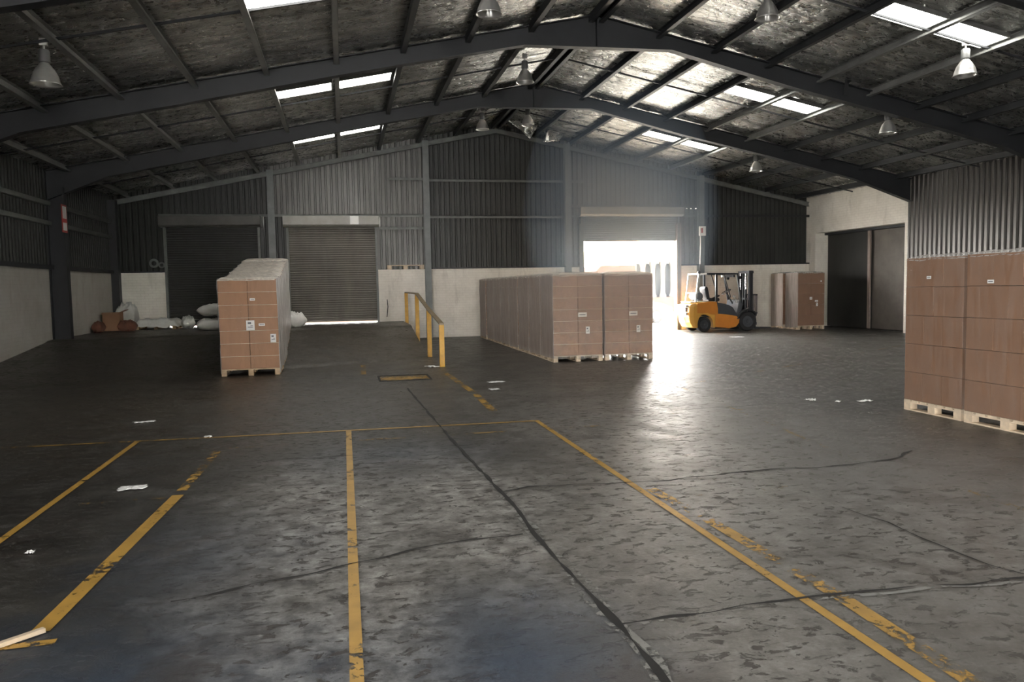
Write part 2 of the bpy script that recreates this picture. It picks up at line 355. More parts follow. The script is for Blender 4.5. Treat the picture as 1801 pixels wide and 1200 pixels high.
L([(5.5, 12.1), (9.5, 14.6), (14, 17.5)], .05, mat='line_faint'); L([(7.5, 20.5), (14.5, 20.4)], .06, mat='line_faint')
JP = [(1.00, 13.3), (1.06, 11), (1.12, 8.73), (1.18, 7.19), (1.22, 6.17), (1.235, 5.75), (1.22, 5.1), (1.24, 4.53), (1.27, 4.06), (1.29, 3.53), (1.29, 3.15), (1.28, 2.0)]
L(JP, .030, .007, .012, name='expansion_joint', mat='crack', label='dark open joint'); L([(x+.028, y) for x, y in JP[4:]], .04, .006, .05, name='chipped_edge', mat='dust'); L([(x-.028, y) for x, y in JP[3:]], .035, .006, .05, name='chipped_edge', mat='dust')
for pts, w in (([(1.30, 3.6), (1.64, 3.61), (2.38, 3.67), (3.0, 3.64), (3.71, 3.6), (5.5, 3.6)], .022), ([(-.99, 4.49), (-.56, 4.64), (-.34, 4.71), (-.07, 4.81), (.28, 4.95), (.55, 5.04), (.87, 5.1), (1.14, 5.15)], .016),
               ([(1.24, 6.24), (1.48, 6.33), (2.26, 6.26), (2.7, 6.19), (3.36, 6.31), (3.76, 6.33), (4.17, 6.25), (4.96, 6.36), (5.2, 6.46), (5.46, 6.65)], .02),
               ([(-.86, 8.06), (-.08, 8.07), (.43, 7.94)], .012), ([(3.62, 5.1), (3.67, 4.69), (3.63, 4.32), (3.66, 4.0), (3.75, 3.64)], .014), ([(3.4, 9.36), (4.39, 9.68), (5.7, 9.76), (6.97, 9.65), (7.9, 9.45)], .014)):
    L(pts, w, .0065, .05, name='floor_crack', mat='crack', step=.05)
L([(1.4, 3.575), (2.38, 3.64), (3.7, 3.57)], .03, .006, .04, name='chipped_edge', mat='dust')
# floor hatch with a steel rim
b = MB(); b.box(.62, 14.5, .0, 1.52, 15.32, .006); hatch = b.build('floor_hatch', M['line_worn'], floor); hatch['label'] = 'worn ochre steel hatch'
b = MB()
for q in ((.58, 14.46, 1.56, 14.50), (.58, 15.32, 1.56, 15.36), (.58, 14.5, .62, 15.32), (1.52, 14.5, 1.56, 15.32)): b.box(q[0], q[1], 0, q[2], q[3], .012)
b.build('hatch_rim', M['crack'], hatch)

# ------------------------------------------------------------------ walls
BH = 2.36
D1, D2, D3 = (-5.58, -2.63), (-1.80, 1.15), (8.31, 12.08)
b = MB()
for x0, x1, z0 in ((XL, D1[0], 0), (D1[1], D2[0], 0), (D2[1], D3[0], 0), (D3[1], XR, 0)): b.box(x0, FAR, z0, x1, FAR+.24, BH)
for a, c in (D1, D2): b.box(a, FAR, -.1, c, FAR+.24, .60)
struct(b.build('wall_far', M['brick']))
def corrugate(b, p0, p1, z0, z1, n_out, pitch=.18, depth=.032, z1b=None):
    """vertical trapezoid ribs along p0->p1; z1 may be a function of x"""
    p0 = Vector((*p0, 0)); p1 = Vector((*p1, 0)); L_ = (p1-p0).length; d = (p1-p0)/L_; n = Vector((*n_out, 0)); s = 0; pts = []
    while s < L_:
        for fr, dp in ((0, 0), (.55, 0), (.66, 1), (.89, 1)):
            q = s + fr*pitch
            if q <= L_: pts.append((q, dp))
        s += pitch
    pts.append((L_, 0)); vs = []; fs = []
    for q, dp in pts:
        v = p0 + d*q + n*(depth*dp); zt = z1(v.x, v.y) if callable(z1) else z1
        vs += [(v.x, v.y, z0), (v.x, v.y, zt)]
    for i in range(len(pts)-1): fs.append((2*i, 2*i+2, 2*i+3, 2*i+1))
    b.add(vs, fs)
roofz = lambda x, y: P(x) + FOIL + .10
BX = 4.16                                                # top of the roller boxes
b = MB(); YC = FAR + .20
b.cur = 2; corrugate(b, (XL-.12, YC), (D1[0], YC), BH, roofz, (0, -1)); b.cur = 1; corrugate(b, (D1[0], YC), (-2.24, YC), BX, roofz, (0, -1))  # far-left strip takes the cladding with shade in its colour
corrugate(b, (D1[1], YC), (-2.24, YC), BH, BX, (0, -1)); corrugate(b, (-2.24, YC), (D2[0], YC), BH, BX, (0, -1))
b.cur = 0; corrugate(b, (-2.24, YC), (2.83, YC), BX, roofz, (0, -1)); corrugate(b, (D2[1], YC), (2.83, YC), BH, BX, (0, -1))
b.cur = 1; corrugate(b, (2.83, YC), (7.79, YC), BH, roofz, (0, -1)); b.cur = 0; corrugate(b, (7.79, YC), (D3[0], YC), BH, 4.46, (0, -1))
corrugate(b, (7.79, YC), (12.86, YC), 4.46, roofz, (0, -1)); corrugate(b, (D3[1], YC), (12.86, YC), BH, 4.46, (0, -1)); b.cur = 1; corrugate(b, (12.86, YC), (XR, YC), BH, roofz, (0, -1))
struct(b.build('wall_far_upper', [M['clad'], M['clad_dark'], M['clad_shaded']], fix=False))
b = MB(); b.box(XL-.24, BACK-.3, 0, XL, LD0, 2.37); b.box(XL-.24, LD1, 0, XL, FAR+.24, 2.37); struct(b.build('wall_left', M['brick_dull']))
b = MB(); corrugate(b, (XL-.04, BACK), (XL-.04, LD0), 2.37, roofz, (1, 0)); corrugate(b, (XL-.04, LD0), (XL-.04, LD1), 4.2, roofz, (1, 0)); corrugate(b, (XL-.04, LD1), (XL-.04, FAR+.2), 2.37, roofz, (1, 0)); struct(b.build('wall_left_upper', M['clad_shaded'], fix=False))
# right wall: brick bay with the recessed sliding doors, then cladding
YO0, YO1, ZO, YB = 21.62, 26.42, 3.50, 21.42
b = MB(); b.box(XR, YO1, 0, XR+.9, FAR+.24, 4.90); b.box(XR, YB, 0, XR+.9, YO0, 4.90); b.box(XR, YO0, ZO, XR+.9, YO1, 4.90)
struct(b.build('wall_right', M['brick']))
b = MB(); corrugate(b, (XR-.01, BACK), (XR-.01, YB), 0, roofz, (-1, 0), .19, .045); struct(b.build('wall_right_cladding', M['clad_right'], fix=False))
b = MB(); b.box(XR+.62, YO0, 0.02, XR+.68, 24.05, ZO); struct(b.build('door_4', M['doorsteel']))
b = MB(); b.box(XR+.54, 23.95, 0.02, XR+.60, YO1, ZO); d5 = struct(b.build('door_5', M['shutter_dark']))
b = MB(); b.box(XR+.48, 23.93, 0.02, XR+.54, 24.05, ZO); b.build('door_post', M['doorpost'], d5)
b = MB(); b.box(XR+.40, YO0, ZO-.08, XR+.62, YO1, ZO); b.build('door_track', M['steel'], d5)
b = MB(); b.box(XR+.7, YO0-.2, 0, XR+.75, YO1+.2, ZO+.1); struct(b.build('wall_right_recess', M['steel']))
# wall behind the camera with two open loading doors
b = MB(); b.box(XL, BACK-.24, 0, 1.5, BACK, 7.4); b.box(5.0, BACK-.24, 0, XR, BACK, 7.4); b.box(1.5, BACK-.24, 4.0, 5.0, BACK, 7.4); struct(b.build('wall_back', M['clad_dark']))

# ------------------------------------------------------------------ roller doors
def roller(name, x0, x1, z0, z1, zbot, box0, box1, mat, boxmat, boxd=.30, split=None):
    yc = FAR + .12; b = MB(); n = int((z1-zbot)/.075); vs = []; fs = []; rows = []
    for i in range(n):
        z = zbot + (z1-zbot)*i/n; h = (z1-zbot)/n
        rows += [(z, 0), (z+h*.2, .0), (z+h*.45, -.018), (z+h*.8, -.018), (z+h*.98, 0)]
    for z, dy in rows: vs += [(x0+.04, yc+dy, z), (x1-.04, yc+dy, z)]
    for i in range(len(rows)-1): fs.append((2*i, 2*i+1, 2*i+3, 2*i+2))
    b.add(vs, fs); door = struct(b.build(name, M[mat], fix=False))
    b = MB(); b.box(x0+.03, yc-.03, zbot-.005, x1-.03, yc+.03, zbot+.07); b.build('bottom_rail', M[mat], door)
    for s_, xx in ((1, x0), (-1, x1)):
        b = MB(); b.box(min(xx, xx+s_*.07), FAR-.03, z0, max(xx, xx+s_*.07), FAR+.2, z1); b.build('guide_rail', M['girt'], door)
    b = MB(); b.prism([(FAR-boxd+.0, box0+.06), (FAR-boxd+.06, box0), (FAR+.15, box0), (FAR+.15, box1), (FAR-boxd, box1)], x0-.08, x1+.06, 'x')
    b.build('roller_housing', M[boxmat], door, bevel=.01)
    return door
roller('door_1', *D1, .60, 3.85, .64, 3.79, 4.14, 'shutter_dark', 'boxd')  # slats and housing coloured darker for the shade at far left
d2 = roller('door_2', *D2, .60, 3.85, .645, 3.79, 4.14, 'shutter', 'boxg')
d3 = roller('door_3', *D3, 0, 4.3, 3.28, 4.15, 4.46, 'shutter_blue', 'boxg')
b = MB(); b.box(D2[0]+2.07, FAR-.303, 3.86, D2[0]+2.35, FAR-.298, 4.13); b.build('pale_patch', M['white'], d2)
for x in (D3[0]-.0, D3[1]-.05):
    b = MB(); b.box(x-.06, FAR-.02, 0, x+.11, FAR+.26, 3.9); b.build('door_jamb', M['doorpost'] if x > 10 else M['girt'], d3)
# vertical scrape in the brick beside door 2, small details
b = MB(); b.tube([(1.42, FAR-.004, 1.35), (1.44, FAR-.004, 1.1), (1.40, FAR-.004, .75)], .012, 5); o = struct(b.build('trim_1', M['crack']))
b = MB(); b.box(1.46, FAR-.10, BH+.12, 2.70, FAR+.17, BH+.145)
for x in (1.46, 2.0, 2.56): b.box(x, FAR-.10, BH, x+.14, FAR+.17, BH+.12)
tag(b.build('wooden_batten', M['wood_pale']), 'pale timber battens lying on top of the white brick wall right of the middle shutter', 'batten')

# ------------------------------------------------------------------ steel frame
def flanged(b, top, bot, y, wf=.19, tw=.02, tf=.018):
    n = len(top); vs = []; fs = []
    b.prism(list(top) + list(bot)[::-1], y-tw/2, y+tw/2)
    for pts, s_ in ((top, -1), (bot, 1)):
        for a, c in zip(pts, pts[1:]):
            b.prism([(a[0], a[1]), (c[0], c[1]), (c[0], c[1]+s_*tf), (a[0], a[1]+s_*tf)], y-wf/2, y+wf/2)
def frame(y, label):
    t = thing('portal_frame', label, 'steel frame', (0, y, 0))
    topL = [(x, P(x)+.12) for x in (XL+.02, -5.6, -3.0, .06, 1.56, 3.75, RX)]
    botL = [(XL+.02, 4.02), (-5.6, P(-5.6)-.30), (-3.0, P(-3)-.28), (.06, 5.86), (1.56, 6.17), (3.75, 6.60), (RX, 6.62)]
    b = MB(); flanged(b, topL, botL, 0); b.build('rafter', M['steel'], t)
    topR = [(x, P(x)+.12) for x in (RX, 6.95, 9.74, 12.5, 15.3, XR-.05)]
    botR = [(RX, 6.62), (6.95, 6.64), (9.74, 5.98), (12.5, P(12.5)-.28), (15.3, P(15.3)-.32), (XR-.05, 4.12)]
    b = MB(); flanged(b, topR, botR, 0); b.build('rafter', M['steel'], t)
    b = MB(); b.box(RX-.012, -.095, 6.625, RX+.012, .095, P(RX)+.1); b.build('apex_plate', M['steel'], t)
    b = MB(); w = .40; b.box(XL+.02, -.006, plat(XL, y)-.02, XL+.02+w, .006, 4.5)
    b.box(XL+.0, -.1, plat(XL, y)-.02, XL+.03, .1, 4.72); b.box(XL+w, -.1, plat(XL, y)-.02, XL+.02+w, .1, 4.35); b.build('column', M['steel'], t)
    if y < 21:
        b = MB(); b.box(XR-.40, -.006, 0, XR-.05, .006, 4.5); b.box(XR-.43, -.1, 0, XR-.41, .1, 4.3); b.box(XR-.06, -.1, 0, XR-.045, .1, 4.6); b.build('column', M['steel'], t)
    return t
for y, l in ((21.35, 'farther dark steel portal frame, with a red and white plate on its left column'), (15.85, 'large dark steel portal frame crossing the top of the view, nearest in sight')):
    frame(y, l)
for y in (10.35, 4.85, -.65, -6.15): struct(frame(y, 'x'))
for o in [o for o in C.objects if o.name.startswith('portal_frame') and o.get('label') == 'x']:
    o.name = 'trim_2'; del o['label']; del o['category']
# gable rafter and wind columns at the far wall
b = MB(); flanged(b, [(x, P(x)) for x in (XL+.02, RX, XR-.02)], [(x, P(x)-.16) for x in (XL+.02, RX, XR-.02)], FAR+.04, .12); tag(b.build('gable_rafter', M['girt']), 'thin grey steel rafter following the roof line on the far gable wall', 'steel beam')
names = ('left of the middle shutter', 'between the middle shutter and the dark cladding bay', 'left of the open doorway', 'right of the open doorway, behind the forklift')
for x, z0, nm in zip((-2.24, 2.83, 7.79, 12.86), (.60, 0, 0, 0), names):
    b = MB(); y = FAR - .12; b.box(x-.10, y-.11, z0, x+.10, y-.095, P(x)); b.box(x-.10, y+.10, z0, x+.10, y+.115, P(x)); b.box(x-.008, y-.1, z0, x+.008, y+.1, P(x))
    tag(b.build('wall_column', M['col_grey']), 'tall grey steel column on the far wall ' + nm, 'steel column')
k = 3
def girt(x0, x1, z, yy=FAR+.06, sz=.09, mat='girt'):
    global k
    b = MB(); b.box(x0, yy-.06, z-.02, x1, yy+.08, z); b.box(x0, yy-.06, z-sz, x1, yy-.05, z); struct(b.build('trim_%d' % k, M[mat])); k += 1
girt(-5.7, -2.34, 4.22); girt(-2.14, 2.73, 4.22); girt(2.93, 7.69, 4.18); girt(2.93, 7.69, 5.42); girt(7.89, 12.76, 4.56); girt(D2[1]+.08, 2.73, 3.80); girt(7.89, D3[0]-.06, 4.2); girt(D3[1]+.08, 12.76, 4.22); girt(12.96, XR, 4.22, mat='steel'); girt(1.6, 2.73, 5.45); girt(7.89, 8.4, 5.42)
for z in (2.44, 3.52, 4.0): 
    b = MB(); b.box(XL-.02, LD1, z-.10, XL+.10, FAR, z); struct(b.build('trim_%d' % k, M['steel' if z < 3 else 'girt'])); k += 1
b = MB(); b.box(XL+.0, FAR-.30, .55, XL+.22, FAR-.02, P(XL)); struct(b.build('trim_%d' % k, M['black'])); k += 1
b = MB(); b.box(2.93, FAR-.03, BH, D3[0]-.05, FAR+.2, BH+.05); b.box(D3[1]+.12, FAR-.03, BH, XR, FAR+.2, BH+.05); b.box(XL, FAR-.03, BH, D1[0], FAR+.2, BH+.05); struct(b.build('trim_%d' % k, M['black'])); k += 1

# ------------------------------------------------------------------ purlins, rods, foil ceiling, skylights
Y0 = BACK
pl = [5.14, 3.85, 2.55, 1.25, -.05, -1.35, -2.65, -3.95, -5.25, -6.6]; pr = [5.46, 6.72, 7.98, 9.24, 10.52, 11.78, 13.05, 14.3, 15.6, 16.85]
ordn = ['beside the ridge', 'second from the ridge', 'third from the ridge', 'fourth from the ridge', 'fifth from the ridge', 'sixth from the ridge', 'seventh from the ridge', 'eighth from the ridge', 'ninth from the ridge', 'lowest, at the eave']
for side, xs in (('left', pl), ('right', pr)):
    for i, x in enumerate(xs):
        sg = -1 if side == 'left' else 1; b = MB(); h = .165
        # C section, web vertical, lips turned to the ridge
        z = P(x); b.box(x-.004, Y0, z, x+.004, FAR+.15, z+h); b.box(min(x, x-sg*.10), Y0, z, max(x, x-sg*.10), FAR+.15, z+.005); b.box(min(x, x-sg*.07), Y0, z+h-.005, max(x, x-sg*.07), FAR+.15, z+h)
        b.box(min(x-sg*.10, x-sg*.094), Y0, z, max(x-sg*.10, x-sg*.094), FAR+.15, z+.04)
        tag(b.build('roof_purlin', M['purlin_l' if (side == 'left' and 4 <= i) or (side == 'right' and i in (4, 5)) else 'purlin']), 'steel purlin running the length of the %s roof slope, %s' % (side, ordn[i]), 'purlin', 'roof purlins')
for yy, nm in ((12.45, 'nearest bay'), (18.6, 'middle bay'), (24.1, 'far bay')):
    for sd, (xa, xb) in (('left', (XL+.1, 5.14)), ('right', (5.46, XR-.1))):
        b = MB(); b.bar((xa, yy, P(xa)+.05), (xb, yy, P(xb)+.05), .035, .035); tag(b.build('sag_rod', M['steel']), 'thin steel rod across the purlins of the %s roof slope in the %s' % (sd, nm), 'rod', 'sag rods under the roof')
def foilz(x, y):
    f = ((x - pl[0]) / 1.29) if x < RX else ((x - pr[0]) / 1.265); f -= math.floor(f)
    sag = .035*math.sin(PI*f)
    rip = .020*mn.noise(Vector((x*.8, y*7, 1))) + .014*mn.noise(Vector((x*2.5, y*4.0, 5))) + .022*mn.noise(Vector((x*7, y*8, 9)))
    return P(x) + FOIL + .02 - sag*.35 + rip*(math.sin(PI*f)**.5 if 0 < f < 1 else 0)
b = MB()
for xa, xb in ((XL-.15, RX), (RX, XR+.95)):
    b.grid(140, 330, lambda u, v: (xa+u*(xb-xa), Y0+v*(FAR+.4-Y0), foilz(xa+u*(xb-xa), Y0+v*(FAR+.4-Y0))))
struct(b.build('ceiling', M['foil'], smooth=True, fix=False))
b = MB(); b.prism([(XL-.3, P(XL)+.4), (RX, 7.8), (XR+1.2, P(XR)+.2), (XR+1.2, P(XR)+.3), (RX, 7.9), (XL-.3, P(XL)+.5)], Y0-.3, FAR+.3); struct(b.build('ceiling_roof_sheet', M['clad_dark']))
w_i = 1
for y in (1.3, 6.8, 12.02, 17.58, 23.03):
    for xa, xb in ((-1.27, -.13), (.03, 1.17), (9.32, 10.44), (10.60, 11.70)):
        yl = .62; xm = (xa+xb)/2; b = MB()
        zf = lambda x: P(x) + FOIL - .055
        b.grid(2, 12, lambda u, v: (xa+u*(xb-xa), y+v*yl, zf(xa+u*(xb-xa)) + .006*math.cos(v*12*PI)))
        w = struct(b.build('window_%d' % w_i, M['sky'], fix=False)); w_i += 1
        b = MB(); e = .03
        for q in ((xa-e, y-e, xb+e, y), (xa-e, y+yl, xb+e, y+yl+e), (xa-e, y, xa, y+yl), (xb, y, xb+e, y+yl)):
            b.add([(q[0], q[1], zf(q[0])-.01), (q[2], q[1], zf(q[2])-.01), (q[2], q[3], zf(q[2])-.01), (q[0], q[3], zf(q[0])-.01), (q[0], q[1], zf(q[0])+.07), (q[2], q[1], zf(q[2])+.07), (q[2], q[3], zf(q[2])+.07), (q[0], q[3], zf(q[0])+.07)],
                  [(0,3,2,1),(4,5,6,7),(0,1,5,4),(1,2,6,5),(2,3,7,6),(3,0,4,7)])
        b.build('window_curb', M['purlin_l'], w)
# torn foil flaps hanging by the far ridge
for i, (pts, lab) in enumerate((([(5.35, 25.35, 7.2), (6.5, 25.5, 7.06), (6.2, 25.55, 6.60)], 'torn foil flap hanging under the far ridge, left of the other flap'),
                                ([(6.85, 25.75, 6.98), (7.45, 25.8, 6.84), (7.32, 25.85, 6.62), (6.70, 25.8, 6.52)], 'torn foil flap hanging under the far ridge, right of the other flap'))):
    b = MB(); n = 8; q = [Vector(p) for p in pts]
    if len(q) == 3: q.append(q[2])
    def fl(u, v):
        p = q[0].lerp(q[1], u).lerp(q[3].lerp(q[2], u), v); return p + Vector((0, .09*mn.noise(p*4), .03*mn.noise(p*6)))
    b.grid(n, n, fl); o = b.build('foil_flap', M['foil'], smooth=True); tag(o, lab, 'foil', 'torn foil flaps')
    so = o.modifiers.new('thick', 'SOLIDIFY'); so.thickness = .004

# ------------------------------------------------------------------ high bay lamps
def bay_lamp():
    t = thing('high_bay_lamp', '', 'lamp')
    b = MB(); b.lathe([(.05, .27), (.06, .25), (.085, .22), (.115, .18), (.15, .12), (.178, .05), (.193, -.02), (.215, -.045), (.207, -.050), (.183, -.02), (.165, .05), (.135, .12), (.09, .17), (.0, .18)], n=28); b.build('reflector', M['bell'], t, smooth=True)
    b = MB(); b.lathe([(.0, .44), (.065, .44), (.075, .42), (.075, .27), (.05, .25), (.0, .25)], n=20); b.build('ballast_housing', M['bell_d'], t, smooth='angle')
    b = MB(); b.tube([(0, 0, .03), (0, 0, .08), (0, 0, .13)], [.03, .045, .02], 12); b.build('bulb', M['lens'], t, smooth=True)
    b = MB(); b.tube([(0, 0, .44), (0, 0, .50)], .014, 8); b.box(-.05, -.03, .50, .05, .03, .60); b.build('hook_bracket', M['fpale'], t)
    return t
lp = [((-4.07, 12.5), 'leftmost lamp, under the dark left eave'), ((2.40, 12.5), 'lamp above the near frame left of its apex'), ((7.27, 12.5), 'lamp just right of the near apex, cut by the picture top'),
      ((11.26, 12.5), 'bright lamp right of the large skylights'), ((4.25, 17.9), 'lamp in front of the farther frame apex'), ((12.6, 16.3), 'lamp between the two frames on the right slope'),
      ((4.2, 23.3), 'far lamp left of the torn foil flaps'), ((5.6, 23.3), 'far lamp hanging before the torn foil flaps'), ((12.6, 22.3), 'lamp on the right slope beyond the farther frame')]
proto = None
for (x, y), nm in lp:
    zz = P(x) - .50; lab = 'bell shaped high bay ' + nm
    if proto is None: proto = bay_lamp(); o = proto; o['label'] = lab
    else: o = dup(proto, (0,0,0), (0,0,0), lab)
    o.location = (x, y, zz); o['group'] = 'high bay lamps'

b = MB(); b.bar((11.10, 15.70, 6.30), (11.05, 15.70, 5.82), .10, .012, (0, 1, 0)); b.bar((11.10, 15.70, 6.10), (11.40, 15.70, 6.28), .05, .012, (0, 1, 0)); tag(b.build('hanging_strap', M['black']), 'dark loose strap hanging from the nearest roof frame right of its apex', 'strap')
# ------------------------------------------------------------------ pallet loads
def make_pallet(parent, w, d, mat):
    bl = .10; b = MB(); nb = 7; bw = d/nb*.78
    for i in range(nb):
        y = -d/2 + (d-bw)*i/(nb-1); b.box(-w/2, y, .118, w/2, y+bw, .138)
    for x in (-w/2, -bl/2, w/2-bl): b.box(x, -d/2, .10, x+bl, d/2, .118)
    p = b.build('pallet', M[mat], parent); first = None
    for x in (-w/2, -bl/2, w/2-bl):
        for y in (-d/2, -.06, d/2-.12):
            if first is None: b = MB(); b.box(0, 0, .018, bl, .12, .10); o = b.build('block', M[mat], p); first = o
            else: o = first.copy(); C.objects.link(o); o.parent = p
            o.location = (x, y, 0)
    first = None
    for x in (-w/2, -bl/2, w/2-bl):
        if first is None: b = MB(); b.box(0, -d/2, 0, bl, d/2, .018); o = b.build('bottom_board', M[mat], p); first = o
        else: o = first.copy(); C.objects.link(o); o.parent = p
        o.location = (x, 0, 0)
    return p
def wrap(parent, w, d, z0, z1, mats, top, seed, amp=.010, off=.014):
    """stretch film: four sides and a lid, rounded and wrinkled; mats per side (front, right, back, left, top)"""
    b = MB(); hw, hd = w/2+off, d/2+off; r = .03
    ring = []
    for ci, (cx, cy, a0) in enumerate(((hw-r, -hd+r, -PI/2), (hw-r, hd-r, 0), (-hw+r, hd-r, PI/2), (-hw+r, -hd+r, PI))):
        for k_ in range(4): a = a0 + PI/2*k_/3; ring.append((cx+r*math.cos(a), cy+r*math.sin(a)))
    pts = []
    for i in range(len(ring)):
        p, q = ring[i], ring[(i+1) % len(ring)]; L_ = math.dist(p, q); n = max(1, int(L_/.07))
        for j in range(n): pts.append((p[0]+(q[0]-p[0])*j/n, p[1]+(q[1]-p[1])*j/n))
    N = len(pts); H = 28; vs = []
    for h in range(H+1):
        t = h/H
        for (x, y) in pts:
            z = z0 + (z1-z0)*t
            if h == 0: z += .05*mn.noise(Vector((x*6, y*6, seed)))
            k_ = 1 - (.02*max(0, (t-.93)/.07)**2)
            dn = amp*mn.noise(Vector((x*5+seed, y*5, z*2.2)))+amp*.5*mn.noise(Vector((x*14+seed, y*14, z*5)))
            s_ = 1 + dn/.55
            vs.append((x*k_*s_, y*k_*s_, z))
    fs = []; mi = []
    for h in range(H):
        for i in range(N):
            j = (i+1) % N; fs.append((h*N+i, h*N+j, (h+1)*N+j, (h+1)*N+i))
            mx = (pts[i][0]+pts[j][0])/2/hw; my = (pts[i][1]+pts[j][1])/2/hd
            mi.append((0 if my < 0 else 2) if abs(my) > abs(mx) else (1 if mx > 0 else 3))
    for f, m_ in zip(fs, mi): b.f.append(f); b.mi.append(m_)
    b.v = vs
    o = b.build('stretch_film', [M[x] for x in mats], parent, smooth=True, fix=False)
    b = MB()
    def tp(u, v):
        x = (u*2-1)*hw*.995; y = (v*2-1)*hd*.995; e = max(abs(u*2-1), abs(v*2-1)); z = z1 - .004 + +.045*(1-e**4) + .020*mn.noise(Vector((x*6+seed, y*6, 2)))
        return (x, y, z - (.035 if e > .97 else 0))
    b.grid(22, 22, tp); b.build('top_film', M[top], parent, smooth=True, fix=False)
def make_load(w, d, h, rows, mats, seed, pal='wood', pattern='grid', cmat='carton', stickers=(), top='film_top', slip=True, amp=.010, z1=None):
    t = thing('wrapped_carton_pallet', '', 'pallet of boxes'); make_pallet(t, w, d, pal)
    ch = (h-.14)/rows; cache = {}
    for r in range(rows):
        z = .14 + r*ch
        if pattern == 'grid': cells = [(-w/2+i*w/2, -d/2+j*d/2, w/2, d/2) for i in range(2) for j in range(2)]
        elif r % 2 == 0: cells = [(-w/2+i*w/2, -d/2+j*d/3, w/2, d/3) for i in range(2) for j in range(3)]
        else: cells = [(-w/2+i*w/2, -d/2+j*d/2, w/2, d/2) for i in range(2) for j in range(2)]
        for (x, y, cw, cd) in cells:
            key = (round(cw, 3), round(cd, 3)); 
            if key not in cache:
                b = MB(); g = .0035 if slip else .0015; b.box(-cw/2+g, -cd/2+g, .001, cw/2-g, cd/2-g, ch-(.008 if slip else .003)); o = b.build('carton', M[cmat], t, bevel=.006 if slip else .003); cache[key] = o
            else: o = cache[key].copy(); C.objects.link(o); o.parent = t
            o.location = (x+cw/2 + random.uniform(-.002, .002), y+cd/2 + random.uniform(-.002, .002), z)
        if slip and r:
            b = MB(); b.box(-w/2-.004, -d/2-.004, z-.007, w/2+.004, d/2+.004, z+.001); b.build('slip_sheet', M['slip'], t)
    for (x, z, sw, sh, face) in stickers:
        b = MB(); e = .0165
        if face == 'f': b.box(x-sw/2, -d/2-e-.002, z-sh/2, x+sw/2, -d/2-e, z+sh/2)
        else: b.box(-w/2-e-.002, x-sw/2, z-sh/2, -w/2-e, x+sw/2, z+sh/2)
        s_ = b.build('sticker', M['paper'], t); b = MB()
        marks = []
        if face == 'f' and sh > .1:
            for q in ((-.3, .15, .1, .32), (-.3, -.2, .3, -.14), (0, -.05, .3, 0)):
                b = MB(); b.box(x+sw*q[0], -d/2-e-.004, z+sh*q[1], x+sw*q[2], -d/2-e-.002, z+sh*q[3])
                if q[0] or q[2] != .3 or q[3]: b.build('printed_mark', M['fgrey'], s_)
        else: b.box(x-sw*.35, -d/2-e-.004, z-sh*.1, x+sw*.35, -d/2-e-.002, z+sh*.1) if face == 'f' else b.box(-w/2-e-.004, x-sw*.35, z-sh*.1, -w/2-e-.002, x+sw*.35, z+sh*.1)
        b.build('printed_mark', M['fgrey'], s_)
    wrap(t, w, d, .07, h+.008, mats, top, seed, amp)
    return t
ordw = ['nearest', 'second', 'third', 'fourth', 'fifth', 'sixth', 'seventh', 'farthest']
# left row climbing the ramp, front (nearest) first
lw, ld, lh = 1.13, .98, 1.97
stk = ((.02, 1.13, .09, .05, 'f'), (.02, .97, .14, .21, 'f'), (.22, 1.66, .10, .04, 'f'), (.24, 1.10, .13, .05, 'f'))
A = make_load(lw, ld, lh-.02, 7, ('film_clear', 'film_dense', 'film_mid', 'film_mid', 'film_mid'), 1.3, stickers=((.03, 1.02, .16, .20, 'f'), (.09, 1.54, .10, .045, 'f'), (.25, 1.03, .12, .05, 'f'), (.46, .75, .11, .17, 'f')), top='film_top')
A2 = make_load(lw, ld, lh-.02, 7, ('film_mid', 'film_dense', 'film_mid', 'film_mid', 'film_mid'), 4.1, top='film_top')
for i in range(6):
    y = 16.93 if i == 0 else 18.14 + (i-1)*1.065; x = -1.89 - .032*i; ya = y-.5; yb = y+.5; za, zb = plat(x, ya), plat(x, yb); tilt = math.atan2(zb-za, yb-ya)
    lab = 'film wrapped carton pallet, %s of the row climbing the ramp at left' % (ordw[i] if i < 5 else 'farthest')
    if i == 0: o = A; o['label'] = lab
    elif i == 1: o = A2; o['label'] = lab
    else: o = dup(A2, (0,0,0), (0,0,0), lab)
    zc = max((za+zb)/2, plat(x, y)); o.location = (x + random.uniform(-.02, .02)*(i > 0), y, zc+.004); o.rotation_euler = (tilt, 0, .006*(i % 3-1)*(i > 0)); o['group'] = 'carton pallets on the ramp'
# long main block
mw, md, mh = 1.145, 1.12, 1.95
B = make_load(mw, md, mh, 7, ('film_front', 'film_side', 'film_side', 'film_side', 'film_mid'), 7.7, 'wood_pale', stickers=((.10, 1.05, .2, .10, 'f'), (.22, .70, .09, .16, 'f')), amp=.012)
B2 = make_load(mw, md, mh, 7, ('film_front', 'film_side', 'film_side', 'film_side', 'film_mid'), 2.2, 'wood_pale', amp=.016)
for i in range(8):
    lab = 'film wrapped carton pallet, %s from the front on the long stack' % ordw[i] + "'s left side" if i else 'film wrapped carton pallet at the near left corner of the long stack'
    if i == 7: lab = 'film wrapped carton pallet at the far end of the long stack, against the white wall'
    y = 17.25 + i*1.19
    o = B if i == 0 else (B2 if i == 1 else dup(B2, (0,0,0), (0,0,0), lab)); o['label'] = lab
    o.location = (5.09 + (random.uniform(-.02, .02) if i else 0), y, 0); o.rotation_euler = (0, 0, .006*(i % 3-1)); o['group'] = 'carton pallets of the long stack'
o = dup(B, (6.285, 17.24, 0), (0, 0, 0), 'film wrapped pallet of cartons at the right front of the long stack, before the doorway', 'carton pallets of the long stack')
